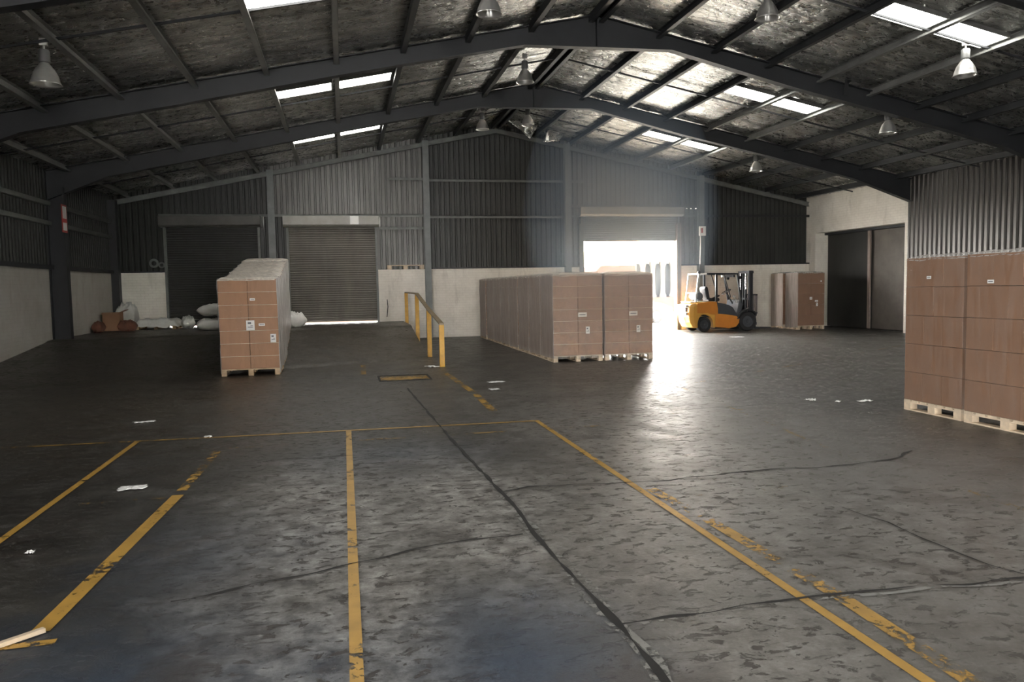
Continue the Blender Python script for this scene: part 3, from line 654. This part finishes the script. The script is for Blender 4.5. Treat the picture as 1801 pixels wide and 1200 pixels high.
# right foreground pair
R1 = make_load(1.10, .97, 1.97, 5, ('film_clear',)*5, 9.1, 'wood_pale', 'brick', 'carton_b', stickers=((.06, 1.72, .075, .035, 'l'),), slip=False, top='film_mid', amp=.014)
R1.location = (7.70, 8.37, 0); R1.rotation_euler = (0, 0, .0); R1['label'] = 'tall film wrapped pallet of brown cartons at right, the farther of the two near ones'; R1['group'] = 'near carton pallets'
R2 = make_load(1.10, 1.16, 1.98, 5, ('film_clear',)*5, 5.6, 'wood_pale', 'brick', 'carton_b', stickers=((.22, 1.66, .09, .04, 'l'),), slip=False, top='film_mid', amp=.014)
R2.location = (7.69, 7.25, 0); R2.rotation_euler = (0, 0, .008); R2['label'] = 'tall film wrapped pallet of brown cartons cut off by the right picture edge'; R2['group'] = 'near carton pallets'
# far right pair by the sliding doors
Q = make_load(1.05, .78, 2.0, 5, ('film_clear', 'film_clear', 'film_clear', 'film_side', 'film_clear'), 3.9, 'wood_pale', 'brick', 'carton_b', stickers=((-.02, 1.1, .10, .09, 'f'), (.20, 1.0, .12, .06, 'f'), (.22, .88, .07, .12, 'f'), (.38, 1.7, .06, .05, 'f')), slip=False, top='film_mid')
Q.location = (16.15, 25.15, 0); Q['label'] = 'wrapped pallet of brown cartons right of the forklift, with torn white labels on its front'; Q['group'] = 'carton pallets by the sliding doors'
o = dup(Q, (16.12, 26.08, 0), (0, 0, .01), 'wrapped pallet of cartons behind the labelled one, touching the white far wall', 'carton pallets by the sliding doors')
for ch in list(o.children):
    if ch.name.startswith('sticker'):
        for g in list(ch.children): bpy.data.objects.remove(g)
        bpy.data.objects.remove(ch)

# ------------------------------------------------------------------ ramp railing
t = thing('ramp_railing', 'yellow four post railing with a sloping flat top rail beside the ramp', 'railing', (2.03, 16.75, 0))
ys = (16.75, 19.25, 22.4, 26.3); tops = (.92, 1.17, 1.55, 1.57)
for i, (y, z) in enumerate(zip(ys, tops)):
    b = MB(); b.box(-.055, y-16.75-.035, 0, .055, y-16.75+.035, z-.01); b.build('post', M['yellow'], t, bevel=.004)
for (ya, za), (yb, zb) in zip(zip(ys, tops), list(zip(ys, tops))[1:]):
    b = MB(); b.bar((0, ya-16.75-(.06 if ya < 17 else 0), za+.005), (0, yb-16.75+(.05 if yb > 26 else 0), zb+.005), .10, .035); b.build('top_rail', M['rail'], t)

# ------------------------------------------------------------------ forklift (forks towards +X)
def forklift():
    t = thing('forklift', 'orange and dark grey forklift truck parked right of the open doorway, forks to the right', 'forklift', (12.95, 25.62, 0), -.02)
    W2 = .55
    # wheels
    def wheel(x, y, r, w, name='wheel'):
        b = MB(); b.lathe([(r*.60, -w/2), (r*.93, -w/2), (r, -w/2+.03), (r, w/2-.03), (r*.93, w/2), (r*.60, w/2)], (x, y, r), 'y', 28); o = b.build(name, M['rubber'], t, smooth='angle')
        b = MB(); b.lathe([(.0, -w/2+.05), (r*.2, -w/2+.03), (r*.25, -w/2+.05), (r*.55, -w/2+.05), (r*.62, -w/2+.01), (r*.62, w/2-.01), (r*.55, w/2-.05), (0, w/2-.05)], (x, y, r), 'y', 20); b.build('wheel_rim', M['fgrey'], o, smooth='angle')
    wheel(.92, -.46, .335, .22); wheel(.92, .46, .335, .22); wheel(-.72, -.46, .265, .18); wheel(-.72, .46, .265, .18)
    # counterweight, tapered and rounded, with wheel arch
    arch = [(-.72 + .34*math.cos(a), .27 + .34*math.sin(a)) for a in [PI - PI*i/10 for i in range(11)]]
    prof = [(-1.28, .34), (-1.16, .16), (-1.06, .14)] + [(max(-1.06, x), max(.14, z)) for x, z in arch if z >= .2] + [(-.37, .14), (-.30, .14), (-.30, 1.02), (-.95, 1.05), (-1.24, .98), (-1.31, .88), (-1.32, .55)]
    b = MB(); n = len(prof)
    secs = [(-W2, .0), (-W2+.07, .0), (-.2, .0), (.2, .0), (W2-.07, .0), (W2, .0)]
    vs = []
    for j, (y, _) in enumerate(secs):
        for x, z in prof:
            pull = (.20 if j in (0, 5) else (.07 if j in (1, 4) else 0)) * max(0, (-.75-x)/.55); zz = z - (.05 if j in (0, 5) and z > .95 else 0)
            vs.append((x+pull, y, zz))
    fs = [tuple(range(n)), tuple(5*n+i for i in range(n))[::-1]]
    for j in range(5):
        for i in range(n): i2 = (i+1) % n; fs.append((j*n+i, (j+1)*n+i, (j+1)*n+i2, j*n+i2))
    b.add(vs, fs); cw = b.build('counterweight', M['amber'], t, bevel=.025)
    b = MB(); b.box(-1.335, -.36, .72, -1.30, .36, .86); b.build('radiator_grille', M['fdark'], cw)
    b = MB(); b.box(-1.345, -.42, .60, -1.29, .42, .70); b.box(-1.34, -.42, .87, -1.24, .42, .95); b.build('grille_trim', M['fpale'], cw, bevel=.01)  # pale colour holds the door light on the vent trim
    b = MB()
    for yy in (-.2, -.14, -.08, -.02, .04): b.box(-1.325, yy, .44, -1.318, yy+.04, .50)
    b.build('rear_lettering', M['fdark'], cw)
    for yy in (-.44, .38):
        b = MB(); b.box(-1.22, yy, .80, -1.16, yy+.07, .94); b.build('tail_light', M['red'], cw)
    # orange hood side and chassis
    for s_ in (-1, 1):
        y0, y1 = sorted((s_*W2, s_*(W2-.10)))
        b = MB(); b.prism([(-.98, .66), (-.98, 1.0), (-.55, 1.06), (-.25, 1.05), (-.20, .80), (-.20, .60), (-.36, .60), (-.50, .62), (-.60, .66)], y0-.004, y1+.004); b.build('hood_side', M['orange'], t, bevel=.012)
        b = MB(); b.prism([(-.30, .16), (-.30, .64), (.10, .60), (.50, .53), (.62, .42), (.60, .30), (.48, .16), (.2, .10), (.1, .13)], y0, y1); b.build('chassis_side', M['orange'], t, bevel=.01)
        b = MB(); b.prism([(-.28, .62), (-.28, 1.02), (-.10, 1.0), (.20, .93), (.36, .84), (.46, .66), (.60, .60), (.58, .52), (.20, .58)], y0+.006, y1-.006 if s_ > 0 else y1); b.build('side_cowl', M['fgrey'], t, bevel=.012)
        # front fender: curved band over the wheel
        b = MB(); aa = [PI*.93 - PI*.66*i/9 for i in range(10)]
        outer = [(.92+.42*math.cos(a), .335+.42*math.sin(a)) for a in aa]; inner = [(.92+.385*math.cos(a), .335+.385*math.sin(a)) for a in aa]
        b.prism(outer + inner[::-1], *sorted((s_*.60, s_*.36))); b.build('fender', M['fdark'], t)
    b = MB(); b.box(-.30, -W2+.1, .14, .62, W2-.1, .46); b.box(-.2, -.3, .1, .4, .3, .2); b.build('floor_pan', M['fdark'], t)
    b = MB(); b.prism([(-.95, 1.02), (-.30, 1.0), (-.06, 1.0), (-.06, .46), (-.3, .46), (-.95, .6)], -W2+.1, W2-.1); b.build('engine_hood', M['fgrey'], t, bevel=.02)
    b = MB(); b.box(-1.18, -.42, 1.03, -.45, .42, 1.065); b.build('hood_lid', M['fpale'], t, bevel=.012)  # lid coloured pale for the light on the hood top
    b = MB(); b.prism([(.50, .46), (.66, .46), (.80, .95), (.70, 1.10), (.64, 1.08)], -.46, .46); b.build('dashboard', M['fgrey'], t, bevel=.02)
    # seat
    seat = MB(); seat.box(-.42, -.24, 1.06, .02, .24, 1.17); so = seat.build('seat', M['fdark'], t, bevel=.04, seg=3)
    b = MB(); b.prism([(-.46, 1.12), (-.34, 1.14), (-.42, 1.55), (-.50, 1.60), (-.56, 1.52)], -.22, .22); b.build('seat_back', M['fdark'], so, bevel=.03, seg=3)
    b = MB(); b.bar((-.30, -.27, 1.15), (-.02, -.27, 1.26), .05, .05); b.build('armrest', M['fdark'], so)
    # steering
    b = MB(); b.tube([(.62, 0, .95), (.38, 0, 1.36)], .03, 8); sc = b.build('steering_column', M['fdark'], t)
    ax = Vector((-.24, 0, .41)).normalized(); u = ax.cross(Vector((0, 1, 0))).normalized(); c0 = Vector((.37, 0, 1.38)); b = MB()
    b.tube([c0 + u*(.17*math.cos(a)) + Vector((0, 1, 0))*(.17*math.sin(a)) for a in [2*PI*i/20 for i in range(21)]], .014, 6, False)
    b.tube([c0 - u*.17, c0 + u*.17], .01, 5); b.tube([c0 - Vector((0,.17,0)), c0 + Vector((0,.17,0))], .01, 5); b.build('steering_wheel', M['black'], sc)
    for i in range(3):
        b = MB(); b.tube([(.60, -.28-.07*i, .98), (.50, -.28-.07*i, 1.22)], .010, 6); b.tube([(.50, -.28-.07*i, 1.20), (.49, -.28-.07*i, 1.25)], .022, 8); b.build('control_lever', M['chrome'], t)
    # overhead guard
    gb = MB(); zt = 2.03
    for yy in (-.48, .48): gb.bar((-.55, yy, zt), (.55, yy, zt-.02), .06, .06)
    gb.bar((-.56, -.5, zt), (-.56, .5, zt), .06, .06); gb.bar((.55, -.5, zt-.02), (.55, .5, zt-.02), .06, .05)
    for i in range(9): x = -.42 + i*.11; gb.bar((x, -.47, zt), (x, .47, zt), .025, .035)
    guard = gb.build('overhead_guard', M['fdark'], t)
    for yy in (-.49, .49):
        b = MB(); b.bar((-.24, yy, 1.0), (-.24, yy, zt), .07, .06); b.build('guard_post', M['fdark'], guard)
        b = MB(); b.bar((.70, yy, 1.0), (.54, yy, zt-.02), .05, .06); b.build('guard_post', M['fdark'], guard)
        b = MB(); b.bar((-.98, yy*.86, 1.05), (-.86, yy*.86, zt+.0), .05, .05); b.bar((-.88, yy*.86, zt), (-.5, yy*.98, zt), .05, .05); b.build('rear_guard_post', M['fpale'], guard)  # door light on rear posts and bar put into their pale colour
        b = MB(); b.bar((.30, yy, 1.18), (.04, yy, zt-.03), .03, .03); b.build('guard_strut', M['fdark'], guard)
    b = MB(); b.bar((-.86, -.44, zt), (-.86, .44, zt), .05, .05); b.bar((-.93, -.44, 1.36), (-.93, .44, 1.36), .03, .03); b.build('rear_guard_bar', M['fpale'], guard)
    b = MB(); b.lathe([(0, 0), (.05, 0), (.055, .05), (.04, .09), (0, .10)], (-.90, -.52, 2.03), 'z', 14); b.build('beacon', M['fdark'], guard, smooth='angle')
    b = MB(); b.tube([(-.98, -.46, 1.05), (-1.02, -.50, 1.50)], .012, 6); b.build('fuel_hose', M['black'], t)
    b = MB(); b.lathe([(0, -.3), (.13, -.3), (.16, -.24), (.16, .24), (.13, .3), (0, .3)], (-.78, 0, 1.24), 'y', 18); b.build('gas_cylinder', M['fgrey'], t, smooth='angle')
    b = MB(); b.box(.50, -.30, zt-.14, .56, .30, zt-.05); b.build('visor', M['fdark'], guard)
    for yy in (-.44, .44):
        b = MB(); b.lathe([(0, -.04), (.045, -.03), (.065, .03), (.06, .05), (0, .05)], (.64, yy, zt-.16), 'x', 16); hl = b.build('work_light', M['fdark'], guard, smooth='angle')
        b = MB(); b.lathe([(0, .055), (.05, .052), (.055, .045)], (.64, yy, zt-.16), 'x', 16); b.build('light_lens', M['lens'], hl)
    b = MB(); b.box(.20, -.06, zt-.13, .30, .06, zt-.06); b.build('mirror', M['lens'], guard)
    # mast
    for yy in (-.34, .34):
        b = MB(); b.box(1.05, yy-.05, .10, 1.10, yy+.05, 2.10); b.box(1.05, yy-.012, .10, 1.20, yy+.012, 2.10); b.box(1.16, yy-.05, .10, 1.20, yy+.05, 2.10); b.build('mast_rail', M['fdark'], t)
        s_ = -1 if yy < 0 else 1
        b = MB(); b.box(1.12, yy-s_*.12-.03, .14, 1.26, yy-s_*.12+.03, 2.12); b.build('inner_mast_rail', M['fgrey'], t)
        b = MB(); b.tube([(1.02, yy*.55, .2), (1.02, yy*.55, 1.45)], .04, 12); lc = b.build('lift_cylinder', M['fdark'], t, smooth='angle')
        b = MB(); b.tube([(1.02, yy*.55, 1.45), (1.02, yy*.55, 2.03)], .024, 10); b.build('piston_rod', M['chrome'], lc, smooth='angle')
        b = MB(); b.tube([(.66, yy, .62), (1.06, yy, .80)], .03, 10); b.build('tilt_cylinder', M['chrome'], t, smooth='angle')
        b = MB(); b.tube([(1.20, yy*.25, .4), (1.20, yy*.25, 1.98)], .014, 6); b.build('lift_chain', M['chrome'], t)
    b = MB(); b.box(1.04, -.40, 2.02, 1.22, .40, 2.11); b.box(1.04, -.40, .28, 1.10, .40, .40); b.box(1.04, -.4, 1.08, 1.09, .4, 1.15); b.build('mast_crossbar', M['fdark'], t)
    b = MB(); b.box(1.24, -.50, .20, 1.29, .50, .30); b.box(1.24, -.50, .52, 1.29, .50, .62); b.box(1.22, -.3, .2, 1.26, -.24, .62); b.box(1.22, .24, .2, 1.26, .3, .62); b.build('carriage', M['fdark'], t)
    b = MB()
    for i in range(9): y = -.48 + i*.12; b.box(1.29, y-.011, .6, 1.31, y+.011, 1.26)
    b.box(1.28, -.50, 1.24, 1.32, .50, 1.28); b.box(1.28, -.50, .60, 1.32, .50, .64); b.build('load_backrest', M['fdark'], t)
    for yy in (-.30, .30):
        b = MB(); b.prism([(1.29, .05), (2.25, .05), (2.25, .065), (1.36, .092), (1.335, .12), (1.335, .66), (1.29, .66)], yy-.055, yy+.055); b.build('fork', M['fdark'], t, bevel=.004)
    return t
forklift()

# ------------------------------------------------------------------ sacks, rubbish, odds and ends
def pillow(name, label, loc, sx, sy, sz, rz, seed, mat='sack', cat='sack', group=None, tilt=0):
    t = MB(); n = 34
    def fn(sgn):
        def g(u, v):
            x = u*2-1; y = v*2-1; e = (1-abs(x)**3.2)*(1-abs(y)**3.2); e = max(e, 0)**.42
            wx = x*(1 - .10*(abs(y)**2)*0 - .08*(1-abs(x))*0) ; nz = mn.noise(Vector((x*2.2+seed, y*2.2, sgn)))*.55 + mn.noise(Vector((x*5+seed, y*5, sgn)))*.30 + abs(mn.noise(Vector((x*9+seed, y*9, sgn))))*.22
            pinch = 1 - .12*abs(x)**2*(1-abs(y))
            h = e*(.5 + nz*.5*e)
            return (wx*sx/2, y*sy/2*pinch, max(-.5 if sgn < 0 else -9, sgn*h)*sz)
        return g
    t.grid(n, n, fn(1)); t.grid(n, n, fn(-1))
    b = t.build(name, M[mat], smooth=True)
    bm = bmesh.new(); bm.from_mesh(b.data); bmesh.ops.remove_doubles(bm, verts=bm.verts, dist=.002); bmesh.ops.recalc_face_normals(bm, faces=bm.faces); zmin = min(v.co.z for v in bm.verts)
    bmesh.ops.translate(bm, verts=bm.verts, vec=(0, 0, -zmin)); bm.to_mesh(b.data); bm.free()
    b.location = loc; b.rotation_euler = (0, tilt, rz); tag(b, label, cat, group); return b
Z6 = .602
pillow('sack', 'lower white sack of the pair sticking out left behind the ramp pallets', (-3.62, 23.95, Z6), 1.15, .75, .33, .2, 1.0, group='white sacks behind the ramp pallets')
pillow('sack', 'upper white sack of the pair sticking out left behind the ramp pallets', (-3.55, 24.0, Z6+.42), 1.15, .72, .32, -.12, 2.0, group='white sacks behind the ramp pallets')
pillow('sack', 'crumpled white sack peeping out right of the ramp pallets by the middle shutter', (-1.55, 24.3, Z6), .7, .6, .42, .5, 3.0, group='white sacks behind the ramp pallets')
# plastic covered low pile in the corner
t = thing('sheeted_pallet', 'low pallet covered by a crumpled white plastic sheet against the white corner wall', 'pallet', (-5.62, 25.85, Z6)); make_pallet(t, 1.15, 1.0, 'wood')
b = MB()
def sheetf(u, v):
    x = (u*2-1)*.66; y = (v*2-1)*.58; e = max(abs(u*2-1), abs(v*2-1)); z = .30 - .22*max(0, (e-.78)/.22)**.7 + .07*mn.noise(Vector((x*4, y*4, 3))) + .03*mn.noise(Vector((x*11, y*11, 3)))
    return (x + .03*mn.noise(Vector((y*7, z, 1))), y, max(.015, z))
b.grid(34, 30, sheetf); b.build('plastic_sheet', M['sheet'], t, smooth=True)
b = MB(); b.box(-.5, -.42, .14, .5, .42, .22); b.build('packing', M['carton'], t)
pillow('plastic_bundle', 'pale bluish white plastic bundle at the right end of the sheeted pallet', (-4.72, 25.5, Z6), .36, .6, .34, .3, 5.0, 'sheet', 'bundle')
# open cardboard box
t = thing('cardboard_box', 'open brown cardboard box standing in the dark left corner', 'box', (-6.80, 25.35, Z6), .0)
b = MB()
for q in ((-.24, -.2, .24, -.19), (-.24, .19, .24, .2), (-.24, -.2, -.23, .2), (.23, -.2, .24, .2)): b.box(q[0], q[1], .0, q[2], q[3], .55)
b.box(-.24, -.2, 0, .24, .2, .01); b.build('box_body', M['carton'], t)
for pz in (((-.24, -.2, .55), (.24, -.2, .55), (.22, -.38, .50), (-.22, -.38, .50)), ((.24, -.2, .55), (.24, .2, .55), (.40, .18, .62), (.40, -.18, .62))):
    b = MB(); b.add(list(pz) + [(x, y, z+.006) for x, y, z in pz], [(0,1,2,3),(7,6,5,4),(0,4,5,1),(1,5,6,2),(2,6,7,3),(3,7,4,0)]); b.build('flap', M['carton'], t)
pillow('rubbish_bag', 'reddish brown heap of packaging between the open box and the sheeted pallet', (-6.26, 24.78, Z6), .50, .45, .30, .1, 8.0, 'reddish', 'rubbish')
pillow('rubbish_bag', 'small reddish heap lying against the left brick wall beside the open box', (-6.92, 24.35, Z6), .26, .5, .30, 0, 9.0, 'reddish', 'rubbish')
pillow('plastic_bundle', 'grey white plastic bundle leaning on top behind the open box', (-6.66, 26.1, Z6), .6, .45, .75, -.1, 11.0, 'sheet', 'bundle', tilt=.15)
# red and white plate on the left column
t = thing('column_sign', 'narrow red and white plate fixed high on the dark left column', 'sign', (XL+.435, 21.25, 3.55))
b = MB(); b.box(-.005, -.24, -.32, .012, .10, .36); b.build('plate', M['red'], t)
b = MB(); b.box(.012, -.20, .02, .016, .06, .32); b.box(.012, -.20, -.27, .016, .06, -.08); b.build('white_field', M['white'], t)
# pale round plates
for (x, z, r, lab) in ((-5.93, 2.66, .15, 'larger pale round plate on dark cladding above the left white wall'), (-5.70, 2.60, .10, 'smaller pale round plate overlapping the larger one on dark cladding')):
    b = MB(); b.lathe([(r*.5, 0), (r*.55, -.012), (r*.95, -.012), (r, 0)], (x, FAR+.155-(.014 if r < .12 else 0), z), 'y', 24); tag(b.build('round_plate', M['girt']), lab, 'plate', 'round plates')
# switch box on column with conduit
t = thing('switch_box', 'small white electrical box with a red panel on the column behind the forklift', 'electrical box', (12.84, FAR-.245, 3.60))
b = MB(); b.box(-.12, -.10, -.17, .12, .0, .17); b.build('enclosure', M['white'], t, bevel=.008)
b = MB(); b.box(-.07, -.11, -.07, .0, -.10, .11); b.build('red_panel', M['red'], t)
b = MB(); b.tube([(-.06, -.03, -.17), (-.06, -.03, -.45), (-.07, -.01, -1.2)], .018, 8); b.build('conduit', M['fpale'], t)
# litter on the floor
def litter(name, label, x, y, sx, sy, rz, seed, cat='litter', h=.02, z=None, mat='paper'):
    b = MB(); n = 8
    def f(u, v):
        a = u*2-1; c = v*2-1; k_ = 1 + .35*mn.noise(Vector((a*2+seed, c*2, 0)))
        return (a*sx/2*k_, c*sy/2*k_, .006 + h*abs(mn.noise(Vector((a*2.3+seed, c*2.3, 4)))))
    b.grid(n, n, f); o = b.build(name, M[mat], smooth=False); so = o.modifiers.new('thick', 'SOLIDIFY'); so.thickness = .003
    o.location = (x, y, z if z is not None else .001); o.rotation_euler = (0, 0, rz); tag(o, label, cat, 'litter on the floor'); return o
litter('paper_scrap', 'flattened pale paper scrap on the dark floor between the two left yellow lines', -1.86, 7.25, .22, .14, .1, 1)
litter('paper_scrap', 'thin pale paper scrap on the dark floor left, before the ramp pallets', -2.63, 11.0, .25, .10, .2, 2)
litter('paper_scrap', 'white crumpled scrap at the far edge of the floor right of centre, left of three', 6.45, 9.9, .10, .12, .3, 3, h=.05)
litter('paper_scrap', 'white crumpled scrap right of centre, middle of three', 6.72, 9.64, .09, .07, .8, 4, h=.03)
litter('paper_scrap', 'largest white scrap of three, nearest the right pallets', 7.08, 9.55, .20, .10, .1, 5, h=.04)
litter('paper_scrap', 'folded white paper at the foot of the nearest railing post', 1.80, 16.75, .20, .35, .3, 6, h=.05)
litter('paper_scrap', 'long pale scrap on the floor between the railing and the long stack', 2.60, 13.6, .28, .16, .1, 7)
litter('paper_scrap', 'small pale scrap just nearer than the long one', 2.38, 12.6, .16, .16, .1, 8)
litter('paper_scrap', 'tiny white scrap lying on the crossing yellow line at left', -1.62, 9.62, .08, .09, .1, 9)
litter('paper_scrap', 'tiny white scrap among scratches in the left foreground', -2.08, 5.6, .05, .05, .1, 10)
litter('paper_scrap', 'white scrap on the floor between forklift and long stack', 11.9, 22.2, .35, .3, .1, 12)
b = MB(); b.bar((-1.86, 3.93, .022), (-1.535, 4.24, .016), .030, .022); tag(b.build('wooden_stick', M['wood_pale']), 'pale wooden stick lying on the floor at the lower left corner', 'stick')

# ------------------------------------------------------------------ outside the open doorway
b = MB(); b.box(-30, FAR+.24, -.25, 60, 70, -.01); struct(b.build('floor_yard', M['yard']))
b = MB(); b.box(-10, 42.0, -.01, 40, 42.35, .95); tag(b.build('boundary_wall', M['wallpink']), 'low pinkish wall across the yard seen through the open doorway', 'wall')
for i in range(9):
    x = 16.75 + i*.60
    t = thing('arcade_column', 'white column on the yard wall, number of its row counted through the doorway', 'column', (x, 42.15, .95), 0, 'white columns across the yard')
    t['label'] = 'slender white column in the row standing on the yard wall beyond the doorway'
    b = MB(); b.lathe([(.0, 0), (.20, 0), (.20, .12), (.15, .2), (.125, .5), (.125, 1.5), (.15, 1.75), (.22, 1.9), (.22, 2.0), (0, 2.0)], n=16); b.build('shaft', M['cream'], t, smooth='angle')
b = MB(); b.box(16.5, 42.5, -.01, 30, 42.7, 2.9); tag(b.build('grey_screen', M['panelg']), 'light grey wall panel behind the white columns across the yard', 'wall')
b = MB(); b.box(16.5, 41.98, 2.95, 30, 42.7, 3.15); tag(b.build('white_beam', M['cream']), 'white beam resting on the columns across the yard', 'beam')
t = thing('distant_building', 'low reddish brown building far beyond the yard left of the white columns', 'building', (20.2, 56, 0))
b = MB(); b.box(-2.2, -2, 0, 2.6, 2, 2.7); b.build('walls', M['wallpink'], t); b = MB(); b.prism([(-2.4, 2.7), (2.8, 2.7), (2.4, 3.1), (-2.0, 3.1)], -2.2, 2.2); b.build('roof', M['redroof'], t)
# white car
t = thing('car', 'white car parked in the yard, its bonnet showing right of the long stack', 'car', (12.1, 33.2, -.01))
prof = [(-2.2, .35), (-2.15, .75), (-1.9, .86), (-1.3, .90), (-.7, 1.36), (.3, 1.40), (1.0, .98), (1.75, .84), (2.12, .66), (2.2, .45), (2.15, .22), (-2.1, .22)]
b = MB(); n = len(prof); vs = []
for j, (y, sc_) in enumerate(((-.86, .9), (-.80, 1), (.80, 1), (.86, .9))):
    for x, z in prof: tz = (z-.9)/.5 if z > .95 else 0; vs.append((x*(.985 if j in (0, 3) else 1), y*(1-.22*tz), .22+(z-.22)*(.96 if j in (0, 3) else 1)))
fs = [tuple(range(n)), tuple(3*n+i for i in range(n))[::-1]] + [(j*n+i, (j+1)*n+i, (j+1)*n+(i+1) % n, j*n+(i+1) % n) for j in range(3) for i in range(n)]
b.add(vs, fs); b.build('car_body', M['carw'], t, bevel=.05, seg=3)
for x in (-1.35, 1.38):
    for y in (-.80, .80):
        b = MB(); b.lathe([(.2, -.1), (.29, -.1), (.315, -.07), (.315, .07), (.29, .1), (.2, .1)], (x, y, .315), 'y', 24); w = b.build('wheel', M['rubber'], t, smooth='angle')
        b = MB(); b.lathe([(0, -.085), (.19, -.07), (.2, -.09), (.2, .09), (.19, .07), (0, .085)], (x, y, .315), 'y', 18); b.build('hubcap', M['bell_d'], w, smooth='angle')
b = MB()
for y in (-.79, .79): b.prism([(-1.0, .95), (-.62, 1.28), (.28, 1.31), (.75, 1.0)], y-.012, y+.012)
b.build('side_window', M['glassd'], t)
for y in (-.62, .62):
    b = MB(); b.box(2.02, y-.16, .56, 2.17, y+.16, .68); b.build('headlight', M['lens'], t, bevel=.02)

# ------------------------------------------------------------------ haze added for the lens glare at the open doorway
# a long soft volume: narrow axis across, long axis from the doorway into the hall
ca, cb = Vector((9.6, 25.7, 3.0)), Vector((4.3, 12.0, 3.1)); L_ = (cb-ca).length; ux = (cb-ca).normalized(); uy = Vector((0, 0, 1)).cross(ux).normalized(); uz = ux.cross(uy)
b = MB()
HW = 2.3
ringp = [(math.cos(2*PI*i/20), math.sin(2*PI*i/20)) for i in range(20)]
vs = []
for k_, (t_, sc_) in enumerate(((-.0, .9), (.25, 1), (.75, .9), (1.0, .6))):
    for c_, s_ in ringp: vs.append((t_*L_, c_*HW*sc_, s_*2.95))
fs = [tuple(range(20))[::-1], tuple(60+i for i in range(20))] + [(k_*20+i, k_*20+(i+1) % 20, (k_+1)*20+(i+1) % 20, (k_+1)*20+i) for k_ in range(3) for i in range(20)]
b.add(vs, fs)
hm = bpy.data.materials.new('glare haze'); hm.use_nodes = True; hn = hm.node_tree.nodes; hl = hm.node_tree.links; hn.clear()
ho = hn.new('ShaderNodeOutputMaterial'); hv = hn.new('ShaderNodeVolumeScatter'); hv.inputs['Color'].default_value = (.62, .78, 1, 1); hv.inputs['Anisotropy'].default_value = .42
tc = hn.new('ShaderNodeTexCoord'); mp = hn.new('ShaderNodeMapping'); mp.vector_type = 'TEXTURE'; mp.inputs['Location'].default_value = (L_*.66, 0, 0); mp.inputs['Scale'].default_value = (L_*.60, HW*.98, 2.9)
gr = hn.new('ShaderNodeTexGradient'); gr.gradient_type = 'SPHERICAL'; mu = hn.new('ShaderNodeMath'); mu.operation = 'MULTIPLY'; mu.inputs[1].default_value = HAZE
hl.new(tc.outputs['Object'], mp.inputs[0]); hl.new(mp.outputs[0], gr.inputs[0]); hl.new(gr.outputs['Fac'], mu.inputs[0]); hl.new(mu.outputs[0], hv.inputs['Density'])
hl.new(hv.outputs[0], ho.inputs['Volume'])
if HAZE > 0:
    hz = b.build('glare_haze', hm); hz['kind'] = 'stuff'; hz['label'] = 'soft bluish haze added as lens glare before the open doorway'; hz['category'] = 'haze'
    mw_ = Matrix((ux, uy, uz)).transposed().to_4x4(); mw_.translation = ca; hz.matrix_world = mw_
